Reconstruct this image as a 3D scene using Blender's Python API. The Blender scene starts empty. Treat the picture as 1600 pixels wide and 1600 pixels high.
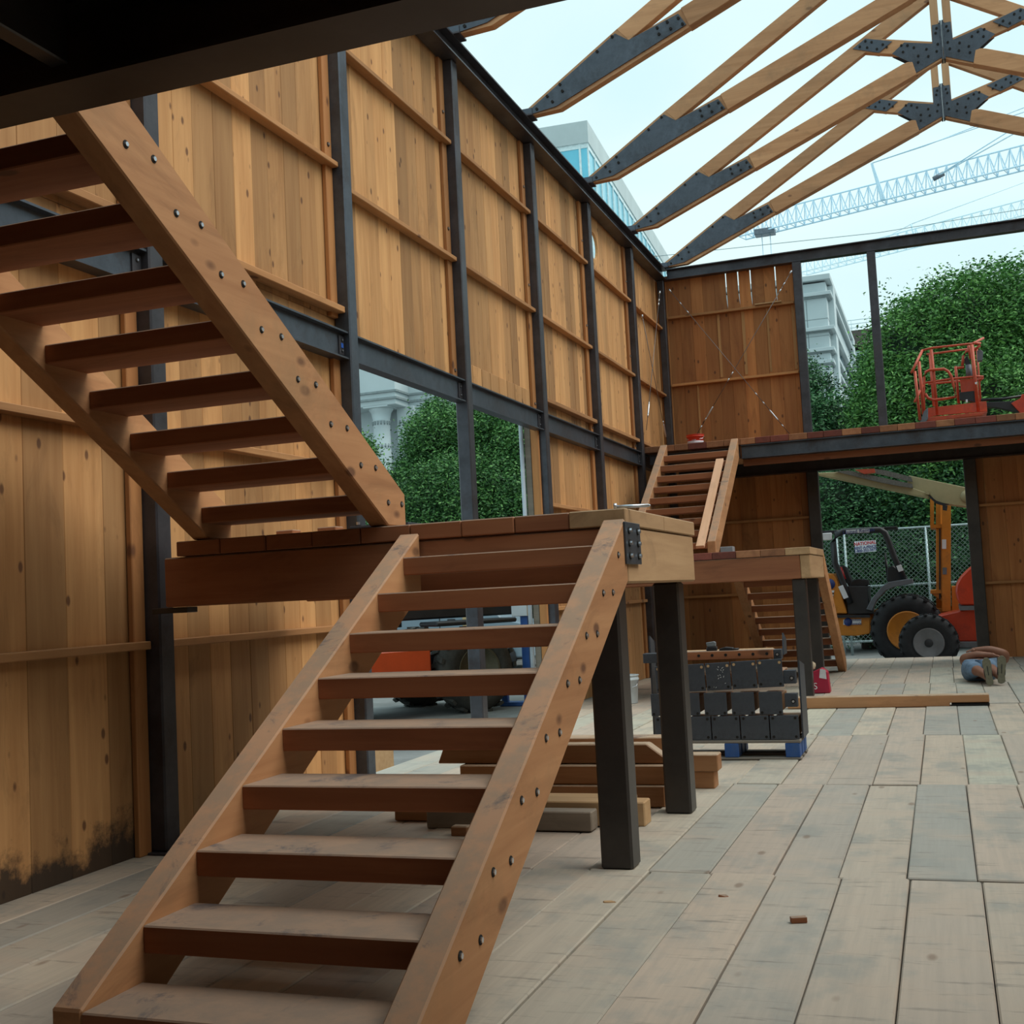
import bpy, bmesh, math, random
import numpy as np
from mathutils import Vector, Matrix
random.seed(7)
SC = bpy.context.scene
COL = SC.collection
# ---------------- camera ----------------
FPX = 1850.0
YAW, PITCH, ROLL, EYE = .3445, .0708, .0508, 1.6
def cam_rows():
    cy, sy, cp, sp, c, s = math.cos(YAW), math.sin(YAW), math.cos(PITCH), math.sin(PITCH), math.cos(ROLL), math.sin(ROLL)
    F = Vector((-sy*cp, cy*cp, sp)); R = Vector((cy, sy, 0)); D = F.cross(R)
    return c*R + s*D, -s*R + c*D, F
CR, CD, CF = cam_rows()
cd = bpy.data.cameras.new('camera'); cam = bpy.data.objects.new('camera', cd); COL.objects.link(cam)
cd.sensor_width = 36; cd.lens = 36*FPX/1600; cd.clip_end = 600; cd.clip_start = .05
cam.matrix_world = Matrix(((CR.x, -CD.x, -CF.x, 0), (CR.y, -CD.y, -CF.y, 0), (CR.z, -CD.z, -CF.z, EYE), (0, 0, 0, 1)))
SC.camera = cam
def W(u, v, x=None, y=None, z=None):
    """survey helper: where the sight line through photo pixel (u,v) meets a given plane"""
    r = CR*((u-800)/FPX) + CD*((v-800)/FPX) + CF
    t = (x/r.x) if x is not None else (y/r.y) if y is not None else ((z-EYE)/r.z)
    return Vector((r.x*t, r.y*t, EYE + r.z*t))
# ---------------- sky, light, exposure ----------------
wd = bpy.data.worlds.new('sky'); SC.world = wd; wd.use_nodes = True
nt = wd.node_tree; nt.nodes.clear()
o = nt.nodes.new('ShaderNodeOutputWorld'); bg = nt.nodes.new('ShaderNodeBackground'); nt.links.new(bg.outputs[0], o.inputs[0])
tc = nt.nodes.new('ShaderNodeTexCoord'); mp = nt.nodes.new('ShaderNodeMapping'); mp.inputs['Scale'].default_value = (1, 1, 2.5)
nz = nt.nodes.new('ShaderNodeTexNoise'); nz.inputs['Scale'].default_value = 2.2; nz.inputs['Detail'].default_value = 7; nz.inputs['Distortion'].default_value = .6
rp = nt.nodes.new('ShaderNodeValToRGB'); rp.color_ramp.elements[0].position = .32; rp.color_ramp.elements[1].position = .62
rp.color_ramp.elements[0].color = (.66, .93, .995, 1); rp.color_ramp.elements[1].color = (.80, 1.0, 1.0, 1)
nt.links.new(tc.outputs['Generated'], mp.inputs[0]); nt.links.new(mp.outputs[0], nz.inputs[0]); nt.links.new(nz.outputs['Fac'], rp.inputs[0]); nt.links.new(rp.outputs[0], bg.inputs[0])
bg.inputs[1].default_value = 1.02
sd = bpy.data.lights.new('overcast_sun', 'SUN'); sd.energy = 2.2; sd.angle = math.radians(45); sd.color = (1, .93, .83)
so = bpy.data.objects.new('overcast_sun', sd); COL.objects.link(so); so.rotation_euler = (math.radians(-6), math.radians(36), 0)
SC.view_settings.view_transform = 'Standard'; SC.view_settings.look = 'None'; SC.view_settings.gamma = 1; SC.view_settings.use_curve_mapping = False
SC.view_settings.exposure = 0.0
SC.cycles.max_bounces = 8; SC.cycles.diffuse_bounces = 2; SC.cycles.glossy_bounces = 3; SC.cycles.transparent_max_bounces = 8
# ---------------- materials ----------------
class NT:
    def __init__(s, m):
        s.t = m.node_tree; s.b = s.t.nodes['Principled BSDF']
    def n(s, ty, **k):
        x = s.t.nodes.new('ShaderNode'+ty)
        for a, v in k.items():
            if a in x.inputs: x.inputs[a].default_value = v
            else: setattr(x, a, v)
        return x
    def l(s, a, b): s.t.links.new(a, b)
def newmat(name):
    m = bpy.data.materials.new(name); m.use_nodes = True; return m, NT(m)
def c4(c): return (c[0], c[1], c[2], 1)
def ramp(g, fac, stops):
    r = g.n('ValToRGB'); e = r.color_ramp.elements
    while len(e) < len(stops): e.new(.5)
    for i, (p, c) in enumerate(stops): e[i].position = p; e[i].color = c4(c)
    g.l(fac, r.inputs[0]); return r.outputs[0]
def mixc(g, fac, a, b, mode='MIX'):
    x = g.n('Mix', data_type='RGBA', blend_type=mode)
    if isinstance(fac, (int, float)): x.inputs[0].default_value = fac
    else: g.l(fac, x.inputs[0])
    for i, v in ((6, a), (7, b)):
        if isinstance(v, tuple): x.inputs[i].default_value = c4(v)
        else: g.l(v, x.inputs[i])
    return x.outputs[2]
def mapr(g, v, a, b, c=0., d=1.):
    x = g.n('MapRange'); x.inputs[1].default_value = a; x.inputs[2].default_value = b; x.inputs[3].default_value = c; x.inputs[4].default_value = d
    g.l(v, x.inputs[0]); return x.outputs[0]
def wood(name, light, dark, axis, knot=(.12, .045, .02), tone=(.72, 1.18), knots=.55, wear=None, rough=.75, kscale=3.0, stain=None):
    m, g = newmat(name)
    tc = g.n('TexCoord'); oi = g.n('ObjectInfo')
    ad = g.n('VectorMath', operation='MULTIPLY_ADD'); cmb = g.n('CombineXYZ')
    mul = g.n('Math', operation='MULTIPLY'); mul.inputs[1].default_value = 37.3; g.l(oi.outputs['Random'], mul.inputs[0])
    for i in range(3): g.l(mul.outputs[0], cmb.inputs[i])
    av = g.n('VectorMath', operation='ADD'); g.l(tc.outputs['Object'], av.inputs[0]); g.l(cmb.outputs[0], av.inputs[1])
    s1 = [16., 16., 16.]; s1[axis] = .9; s2 = [3.2, 3.2, 3.2]; s2[axis] = .35; s3 = [kscale*1.5]*3; s3[axis] = kscale*.8
    def mp(s):
        x = g.n('Mapping'); x.inputs['Scale'].default_value = s; g.l(av.outputs[0], x.inputs[0]); return x.outputs[0]
    n1 = g.n('TexNoise', Scale=1.0, Detail=5., Roughness=.6, Distortion=.5); g.l(mp(s1), n1.inputs[0])
    n2 = g.n('TexNoise', Scale=1.0, Detail=3., Distortion=.8); g.l(mp(s2), n2.inputs[0])
    a = mapr(g, n1.outputs['Fac'], .34, .66); b = mapr(g, n2.outputs['Fac'], .38, .62)
    mm = g.n('Math', operation='MULTIPLY_ADD'); g.l(a, mm.inputs[0]); mm.inputs[1].default_value = .55; 
    m2 = g.n('Math', operation='MULTIPLY'); g.l(b, m2.inputs[0]); m2.inputs[1].default_value = .45; g.l(m2.outputs[0], mm.inputs[2])
    col = mixc(g, mm.outputs[0], light, dark)
    vo = g.n('TexVoronoi', Scale=1.0, Randomness=1.0); g.l(mp(s3), vo.inputs[0])
    # ragged knots, few of the cells only
    kn = mapr(g, vo.outputs['Distance'], .10, .17, 1., 0.)
    sel = g.n('SeparateColor'); g.l(vo.outputs['Color'], sel.inputs[0])
    th = g.n('Math', operation='LESS_THAN'); th.inputs[1].default_value = knots; g.l(sel.outputs[0], th.inputs[0])
    kf = g.n('Math', operation='MULTIPLY'); g.l(kn, kf.inputs[0]); g.l(th.outputs[0], kf.inputs[1])
    k2 = g.n('Math', operation='MULTIPLY'); k2.inputs[1].default_value = .85; g.l(kf.outputs[0], k2.inputs[0])
    col = mixc(g, k2.outputs[0], col, knot)
    n5 = g.n('TexNoise', Scale=1.0, Detail=6., Roughness=.7, Distortion=1.2); g.l(mp([s_*.8 for s_ in (5., 5., 5.)] if axis < 0 else [2.2 if i != axis else .7 for i in range(3)]), n5.inputs[0])
    col = mixc(g, mapr(g, n5.outputs['Fac'], .54, .74, 0., .55), col, tuple(c*.52 for c in dark))
    tv = mapr(g, oi.outputs['Random'], 0, 1, *tone)
    cc = g.n('CombineColor')
    for i in range(3): g.l(tv, cc.inputs[i])
    col = mixc(g, 1.0, col, cc.outputs[0], 'MULTIPLY')
    if stain:
        n3 = g.n('TexNoise', Scale=1.3, Detail=6., Roughness=.7); g.l(av.outputs[0], n3.inputs[0])
        sf = mapr(g, n3.outputs['Fac'], .52, .72, 0., .7); col = mixc(g, sf, col, stain)
    if wear:
        ge = g.n('NewGeometry'); sp = g.n('SeparateXYZ'); g.l(ge.outputs['Normal'], sp.inputs[0])
        up = mapr(g, sp.outputs[2], .35, .75)
        n4 = g.n('TexNoise', Scale=5., Detail=8., Roughness=.7); g.l(av.outputs[0], n4.inputs[0])
        wc = mixc(g, mapr(g, n4.outputs['Fac'], .42, .58), wear[0], wear[1])
        n6 = g.n('TexNoise', Scale=3.2, Detail=9., Roughness=.75, Distortion=.6); g.l(av.outputs[0], n6.inputs[0])
        wc = mixc(g, mapr(g, n6.outputs['Fac'], .56, .66, 0, .8), wc, (.085, .085, .095))
        wf = g.n('Math', operation='MULTIPLY'); g.l(up, wf.inputs[0]); wf.inputs[1].default_value = wear[2]
        col = mixc(g, wf.outputs[0], col, wc)
    g.l(col, g.b.inputs['Base Color']); g.b.inputs['Roughness'].default_value = rough
    bp = g.n('Bump', Strength=.25, Distance=.004); g.l(n1.outputs['Fac'], bp.inputs['Height']); g.l(bp.outputs[0], g.b.inputs['Normal'])
    return m
def mould(m, h):
    """ragged black rot rising from the foot of a board of half height h"""
    m = m.copy(); m.name = 'board_with_black_rot'; g = NT(m); b = g.b; src = b.inputs['Base Color'].links[0].from_socket
    ge = g.n('NewGeometry'); sp = g.n('SeparateXYZ'); g.l(ge.outputs['Position'], sp.inputs[0]); n = g.n('TexNoise', Scale=2.2, Detail=7., Roughness=.7); g.l(ge.outputs['Position'], n.inputs[0])
    a = g.n('Math', operation='MULTIPLY_ADD'); g.l(n.outputs['Fac'], a.inputs[0]); a.inputs[1].default_value = -.9; g.l(sp.outputs[2], a.inputs[2])
    f = mapr(g, a.outputs[0], -.32, -.18, .92, 0.)
    g.l(mixc(g, f, src, (.018, .015, .013)), b.inputs['Base Color']); return m
def paint(name, col, rough=.5, metal=0., var=.15, scale=4., dirt=None, bump=0, emit=None):
    m, g = newmat(name)
    tc = g.n('TexCoord'); n = g.n('TexNoise', Scale=scale, Detail=6., Roughness=.65); g.l(tc.outputs['Object'], n.inputs[0])
    d = tuple(c*(1-var) for c in col); li = tuple(min(1, c*(1+var)) for c in col)
    c = ramp(g, n.outputs['Fac'], [(.3, d), (.7, li)])
    if dirt:
        n2 = g.n('TexNoise', Scale=scale*.45, Detail=8., Roughness=.75); g.l(tc.outputs['Object'], n2.inputs[0])
        c = mixc(g, mapr(g, n2.outputs['Fac'], .5, .68, 0, .75), c, dirt)
    g.l(c, g.b.inputs['Base Color']); g.b.inputs['Roughness'].default_value = rough; g.b.inputs['Metallic'].default_value = metal
    if bump:
        bp = g.n('Bump', Strength=bump, Distance=.01); g.l(n.outputs['Fac'], bp.inputs['Height']); g.l(bp.outputs[0], g.b.inputs['Normal'])
    return m
PINE_L, PINE_D = (.60, .36, .17), (.40, .20, .075)
M = {}
M['wall_z'] = wood('pine_board_vertical', (.64, .345, .14), (.47, .225, .08), 2, tone=(.62, 1.22), kscale=5.0, knots=.68)
M['wall_x'] = wood('pine_board_across', (.50, .28, .12), (.36, .18, .07), 0, tone=(.8, 1.1))
M['wall_y'] = wood('pine_board_along', (.50, .25, .10), (.36, .16, .055), 1, tone=(.8, 1.1), knots=.3)
M['endw_z'] = wood('redder_board_vertical', (.52, .215, .068), (.37, .13, .038), 2, tone=(.7, 1.2), kscale=4.6, knots=.6)
M['endw_x'] = wood('redder_board_across', (.56, .27, .10), (.42, .18, .06), 0)
M['jamb_z'] = wood('orange_jamb_vertical', (.48, .22, .075), (.36, .14, .045), 2, knots=.3)
WEAR = ((.33, .225, .155), (.44, .25, .15), .9)
M['fir_x'] = wood('fir_timber_across', (.38, .145, .062), (.27, .09, .036), 0, tone=(.85, 1.15), knots=.2, wear=((.28, .205, .155), (.35, .235, .165), .95))
M['fir_y'] = wood('fir_timber_along', (.54, .275, .125), (.40, .18, .075), 1, tone=(.9, 1.1), knots=.5, wear=WEAR, stain=(.34, .19, .09))
M['fir_z'] = wood('fir_timber_upright', (.46, .23, .10), (.34, .15, .06), 2, tone=(.85, 1.12), knots=.3)
M['end_grain'] = wood('pale_sawn_timber', (.46, .285, .15), (.34, .195, .095), 1, tone=(.9, 1.12), knots=.15, wear=((.42, .31, .20), (.38, .27, .16), .6))
M['truss_x'] = wood('truss_timber', (.62, .335, .17), (.47, .23, .105), 0, tone=(.85, 1.12), knots=.3, stain=(.33, .19, .10))
M['truss_z'] = wood('king_timber', (.58, .34, .18), (.46, .24, .12), 2, tone=(.9, 1.1))
M['red_x'] = wood('red_stained_board', (.22, .055, .038), (.15, .04, .028), 1, tone=(.7, 1.3), knots=.1)
M['brown_y'] = wood('brown_deck_board', (.36, .16, .075), (.26, .10, .045), 1, tone=(.7, 1.3), knots=.2)
M['pile_x'] = wood('sawn_brown_timber', (.48, .24, .11), (.34, .15, .062), 0, tone=(.8, 1.15), knots=.3, wear=((.50, .40, .30), (.42, .31, .21), .8))
M['grey_x'] = wood('grey_old_timber', (.30, .25, .20), (.20, .165, .13), 0, knots=.1)
M['pale_x'] = wood('pale_timber', (.60, .40, .22), (.48, .29, .14), 0, tone=(.9, 1.1), knots=.2)
M['pink_y'] = wood('fresh_pink_plank', (.72, .44, .29), (.64, .37, .22), 1, tone=(.98, 1.05), knots=.0)
M['steel'] = paint('dark_mill_steel', (.066, .066, .078), .40, .5, .35, 3., dirt=(.045, .028, .026), bump=.1)
M['steel_b'] = paint('blue_grey_steel', (.085, .10, .125), .4, .6, .3, 3., dirt=(.05, .035, .032), bump=.1)
M['steel_k'] = paint('black_brown_steel', (.055, .049, .047), .38, .4, .3, 2.5, dirt=(.05, .04, .036), bump=.1)
M['plate'] = paint('bluish_gusset_plate', (.078, .092, .116), .45, .45, .3, 4., dirt=(.035, .035, .04))
M['zinc'] = paint('zinc_bolt', (.62, .66, .72), .3, .9, .1, 20.)
M['dark'] = paint('dark_hole', (.012, .010, .009), .9)
M['subfloor'] = paint('dark_subfloor', (.03, .025, .02), .9)
def floor_mat():
    m, g = newmat('weathered_floor_plank')
    tc = g.n('TexCoord'); oi = g.n('ObjectInfo')
    mul = g.n('Math', operation='MULTIPLY'); mul.inputs[1].default_value = 61.7; g.l(oi.outputs['Random'], mul.inputs[0])
    cmb = g.n('CombineXYZ')
    for i in range(3): g.l(mul.outputs[0], cmb.inputs[i])
    av = g.n('VectorMath', operation='ADD'); g.l(tc.outputs['Object'], av.inputs[0]); g.l(cmb.outputs[0], av.inputs[1])
    def ns(sc, s, d=5., r=.6):
        mp = g.n('Mapping'); mp.inputs['Scale'].default_value = sc; g.l(av.outputs[0], mp.inputs[0])
        n = g.n('TexNoise', Scale=s, Detail=d, Roughness=r); g.l(mp.outputs[0], n.inputs[0]); return n.outputs['Fac']
    base = ramp(g, oi.outputs['Random'], [(0, (.45, .42, .35)), (.2, (.54, .43, .35)), (.4, (.38, .375, .335)), (.55, (.58, .50, .40)), (.7, (.50, .395, .32)), (.85, (.36, .36, .335)), (1, (.55, .52, .42))])
    grain = ns((30, 1.2, 30), 1.0)
    base = mixc(g, mapr(g, grain, .35, .7, 0, .30), base, (.27, .24, .21))
    blot = ns((1, .6, 1), 3.0, 6., .6)
    base = mixc(g, mapr(g, blot, .50, .64, 0, .62), base, (.29, .295, .275))
    blot2 = ns((.6, 1.2, 1), 2.1, 5.)
    base = mixc(g, mapr(g, blot2, .5, .66, 0, .55), base, (.50, .40, .32))
    smear = ns((2.2, 16, 2), 1.0, 4., .7)
    base = mixc(g, mapr(g, smear, .58, .70, 0, .6), base, (.15, .14, .125))
    g.l(base, g.b.inputs['Base Color']); g.b.inputs['Roughness'].default_value = .72
    vk = g.n('TexVoronoi', Scale=1.0); mk = g.n('Mapping'); mk.inputs['Scale'].default_value = (3.4, 1.5, 3.4); g.l(av.outputs[0], mk.inputs[0]); g.l(mk.outputs[0], vk.inputs[0])
    base = mixc(g, mapr(g, vk.outputs['Distance'], .05, .10, .65, 0.), base, (.20, .13, .09)); g.l(base, g.b.inputs['Base Color'])
    bp = g.n('Bump', Strength=.3, Distance=.004); g.l(grain, bp.inputs['Height']); g.l(bp.outputs[0], g.b.inputs['Normal'])
    return m
M['floor'] = floor_mat()
# ---------------- geometry helpers ----------------
def link(o, parent=None):
    COL.objects.link(o)
    if parent is not None: o.parent = parent
    return o
def wloc(parent):
    v = Vector((0, 0, 0))
    while parent is not None: v += parent.location; parent = parent.parent
    return v
def thing(name, label, cat, loc=(0, 0, 0), group=None, rotz=0):
    o = bpy.data.objects.new(name, None); COL.objects.link(o); o.location = loc; o.rotation_euler = (0, 0, rotz)
    o.empty_display_size = .1; o['label'] = label; o['category'] = cat
    if group: o['group'] = group
    return o
def tag(o, label, cat, group=None):
    o['label'] = label; o['category'] = cat
    if group: o['group'] = group
    return o
def obj(name, me, parent=None, loc=(0, 0, 0), rot=None):
    """loc is in world space; parents are unrotated unless local placement is meant"""
    o = bpy.data.objects.new(name, me); link(o, parent)
    o.location = Vector(loc) - wloc(parent)
    if rot: o.rotation_euler = rot
    return o
def bm_mesh(bm, name, mat, smooth=False):
    me = bpy.data.meshes.new(name); bm.normal_update(); bm.to_mesh(me); bm.free()
    for m in (mat if isinstance(mat, (list, tuple)) else [mat]): me.materials.append(m)
    if smooth:
        for p in me.polygons: p.use_smooth = True
    return me
_bc = {}
def boxmesh(sx, sy, sz, mat, ch=.006):
    k = (round(sx, 3), round(sy, 3), round(sz, 3), mat.name, round(ch, 4))
    if k in _bc: return _bc[k]
    bm = bmesh.new(); bmesh.ops.create_cube(bm, size=1)
    bmesh.ops.scale(bm, vec=(sx, sy, sz), verts=bm.verts)
    if ch > 0:
        c = min(ch, .3*min(sx, sy, sz)); bmesh.ops.bevel(bm, geom=bm.edges[:], offset=c, segments=1, affect='EDGES', profile=.5)
    me = bm_mesh(bm, 'box', mat); _bc[k] = me; return me
def box(name, parent, x, y, z, mat, ch=.006, rot=None):
    me = boxmesh(abs(x[1]-x[0]), abs(y[1]-y[0]), abs(z[1]-z[0]), mat, ch)
    return obj(name, me, parent, ((x[0]+x[1])/2, (y[0]+y[1])/2, (z[0]+z[1])/2), rot)
def add_box(bm, x, y, z):
    vs = [bm.verts.new((a, b, c)) for a in x for b in y for c in z]
    for f in ((0, 1, 3, 2), (4, 6, 7, 5), (0, 4, 5, 1), (2, 3, 7, 6), (0, 2, 6, 4), (1, 5, 7, 3)): bm.faces.new([vs[i] for i in f])
def prism(name, parent, pts, axis, a, b, mat, ch=0., smooth=False):
    """pts: 2-D polygon in the two axes other than `axis`, extruded from a to b along it (world coords)"""
    oth = [i for i in range(3) if i != axis]
    n = len(pts); c = [sum(p[0] for p in pts)/n, sum(p[1] for p in pts)/n]
    ctr = [0, 0, 0]; ctr[oth[0]] = c[0]; ctr[oth[1]] = c[1]; ctr[axis] = (a+b)/2; h = abs(b-a)/2
    bm = bmesh.new()
    def V(p, s):
        v = [0, 0, 0]; v[oth[0]] = p[0]-c[0]; v[oth[1]] = p[1]-c[1]; v[axis] = s*h; return bm.verts.new(v)
    A = [V(p, -1) for p in pts]; B = [V(p, 1) for p in pts]
    bm.faces.new(A); bm.faces.new(B[::-1])
    for i in range(n): bm.faces.new((A[i], B[i], B[(i+1) % n], A[(i+1) % n]))
    bmesh.ops.recalc_face_normals(bm, faces=bm.faces[:])
    if ch: bmesh.ops.bevel(bm, geom=bm.edges[:], offset=ch, segments=1, affect='EDGES', profile=.5)
    return obj(name, bm_mesh(bm, name, mat, smooth), parent, ctr)
def add_tube(bm, pts, r, seg=8, cap=True):
    pts = [Vector(p) for p in pts]; rings = []
    for i, p in enumerate(pts):
        d = (pts[min(i+1, len(pts)-1)] - pts[max(i-1, 0)]).normalized()
        a = Vector((0, 0, 1)) if abs(d.z) < .9 else Vector((1, 0, 0))
        u = d.cross(a).normalized(); w = d.cross(u); rr = r[i] if isinstance(r, (list, tuple)) else r
        rings.append([bm.verts.new(p + (u*math.cos(2*math.pi*k/seg) + w*math.sin(2*math.pi*k/seg))*rr) for k in range(seg)])
    for A, B in zip(rings, rings[1:]):
        for k in range(seg): bm.faces.new((A[k], A[(k+1) % seg], B[(k+1) % seg], B[k]))
    if cap: bm.faces.new(rings[0]); bm.faces.new(rings[-1][::-1])
def tube(name, parent, pts, r, mat, seg=8):
    pts = [Vector(p) for p in pts]; c = sum(pts, Vector())/len(pts)
    bm = bmesh.new(); add_tube(bm, [p-c for p in pts], r, seg); bmesh.ops.recalc_face_normals(bm, faces=bm.faces[:])
    return obj(name, bm_mesh(bm, name, mat, True), parent, c)
def lathe(name, parent, prof, loc, mat, axis=2, seg=24, smooth=True, cap=True):
    bm = bmesh.new(); rings = []
    for r, h in prof:
        ring = []
        for k in range(seg):
            a = 2*math.pi*k/seg; v = [0, 0, 0]; o = [i for i in range(3) if i != axis]
            v[o[0]] = r*math.cos(a); v[o[1]] = r*math.sin(a); v[axis] = h; ring.append(bm.verts.new(v))
        rings.append(ring)
    for A, B in zip(rings, rings[1:]):
        for k in range(seg): bm.faces.new((A[k], A[(k+1) % seg], B[(k+1) % seg], B[k]))
    if cap: bm.faces.new(rings[0]); bm.faces.new(rings[-1][::-1])
    bmesh.ops.remove_doubles(bm, verts=bm.verts, dist=1e-5); bmesh.ops.recalc_face_normals(bm, faces=bm.faces[:])
    o = obj(name, bm_mesh(bm, name, mat, smooth), parent, loc)
    return o
_bolt = {}
def bolt(parent, loc, axis, r=.018, h=.014, sgn=1, name='bolt', mat=None):
    """dark washer and bright hex head standing on a face that looks along +-axis"""
    mat = mat or M['zinc']; k = (axis, sgn, r, h, mat.name)
    if k not in _bolt:
        bm = bmesh.new(); d = [0, 0, 0]; d[axis] = sgn; d = Vector(d)
        add_tube(bm, [d*0, d*h*.3], r*1.35, 12); n0 = len(bm.faces)
        add_tube(bm, [d*h*.3, d*h], r*.8, 6); bm.faces.ensure_lookup_table()
        for f in bm.faces[n0:]: f.material_index = 1
        bmesh.ops.recalc_face_normals(bm, faces=bm.faces[:]); _bolt[k] = bm_mesh(bm, 'bolt', [M['dark'], mat])
    return obj(name, _bolt[k], parent, loc)
def ibeam(name, parent, p0, p1, along, cz0, cz1, cx, wf, mat, tw=.012, tf=.016):
    """I-section beam along axis `along` (0 or 1); cx = web centre on the other horizontal axis"""
    h = wf/2; t = tw/2
    pr = [(cx-h, cz0), (cx+h, cz0), (cx+h, cz0+tf), (cx+t, cz0+tf), (cx+t, cz1-tf), (cx+h, cz1-tf), (cx+h, cz1), (cx-h, cz1), (cx-h, cz1-tf), (cx-t, cz1-tf), (cx-t, cz0+tf), (cx-h, cz0+tf)]
    return prism(name, parent, pr, along, p0, p1, mat)
def text(name, parent, body, size, loc, rot, mat, thick=.002, font_bold=False, align='CENTER'):
    cu = bpy.data.curves.new(name, 'FONT'); cu.body = body; cu.size = size; cu.extrude = thick; cu.align_x = align; cu.align_y = 'CENTER'
    if font_bold: cu.offset = size*.018
    t = bpy.data.objects.new(name, cu); me = bpy.data.meshes.new_from_object(t); bpy.data.objects.remove(t); bpy.data.curves.remove(cu)
    me.materials.clear(); me.materials.append(mat)
    return obj(name, me, parent, loc, rot)
# ================= SETTING: floor, walls =================
POST_Y = [1.05, 3.90, 6.75, 9.72, 12.60, 15.46, 18.32, 21.18]   # near faces of the steel posts of the left wall
XW, XP = -5.15, -4.99            # board face, inner face of the posts
YE = 24.0                        # board face of the far end wall
ZE = 7.95                        # underside of the eave beam
XR = 6.45                        # board face of the right wall
def structure(o): o['kind'] = 'structure'; return o
ground = structure(box('ground', None, (-120, 120), (-40, 160), (-.75, -.35), paint('grey_asphalt', (.21, .22, .22), .85, var=.25, scale=1.5), ch=0))
fl = structure(box('floor', None, (-5.25, 6.55), (-2.6, 24.75), (-.34, -.13), M['subfloor'], ch=0))
rnd = random.Random(3)
rows = [-2.32 + 3.01*k for k in range(10)]
for r in range(9):
    y0, y1 = rows[r], rows[r+1]
    x = -5.22 + (.0 if r % 2 else .02)
    while x < 6.5:
        w = .352
        tilt = rnd.uniform(-.006, .006); dz = rnd.uniform(-.010, .004); g = rnd.choice((.004, .006, .009))
        ea, eb = rnd.uniform(0, .022), rnd.uniform(0, .022)
        me = boxmesh(w-g, round(y1-y0-.02, 2), .12, M['floor'], .007)
        o = obj('plank', me, fl, (x+w/2, (y0+y1)/2 + (ea-eb)/2, -.06+dz)); o.rotation_euler = (rnd.uniform(-.0022, .0022), tilt, rnd.uniform(-.0015, .0015))
        x += w
# metal grating strip outside the far edge of the floor
gr = bmesh.new()
for i in range(30): add_box(gr, (-2.1+i*.1, -2.03+i*.1), (24.80, 25.25), (-.33, -.06))
for j in range(4): add_box(gr, (-2.1, .9), (24.82+j*.13, 24.85+j*.13), (-.10, -.055))
o = obj('trim_1', bm_mesh(gr, 'trim_1', paint('pale_grating', (.45, .47, .45), .6)), None); structure(o); 

# ---- left wall ----
wl = structure(box('wall_left', None, (XW-.12, XW-.085), (-1.0, 1.0), (-.1, ZE+.1), M['wall_z'], ch=0))
def boards(parent, axis, face, a, b, z0, z1, mat, w=.3, th=.04, out=-1, seed=0, gaps=0., jit=.02):
    """vertical boards; axis = direction they are laid out along; out = which way the back of the boards lies"""
    r = random.Random(seed); n = max(1, round((b-a)/w)); e = [a]
    for i in range(1, n): e.append(a + (b-a)*i/n + r.uniform(-jit, jit))
    e.append(b)
    for p, q in zip(e, e[1:]):
        d = r.uniform(0, .006); g = (r.random()*gaps if gaps else .001)
        q2 = q-g; f0, f1 = face + out*d, face + out*(d+th)
        lo, hi = min(f0, f1), max(f0, f1)
        if axis == 1: box('board', parent, (lo, hi), (p, q2), (z0, z1), mat, .004)
        else: box('board', parent, (p, q2), (lo, hi), (z0, z1), mat, .004)
MOLD = mould(M['wall_z'], 2)
bays = [(POST_Y[i], POST_Y[i+1]) for i in range(len(POST_Y)-1)] + [(POST_Y[-1], 23.98)]
bays = [(-1.0, 1.05)] + bays
hole_y, hole_z, hole_r = 19.15, 7.46, .235
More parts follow.
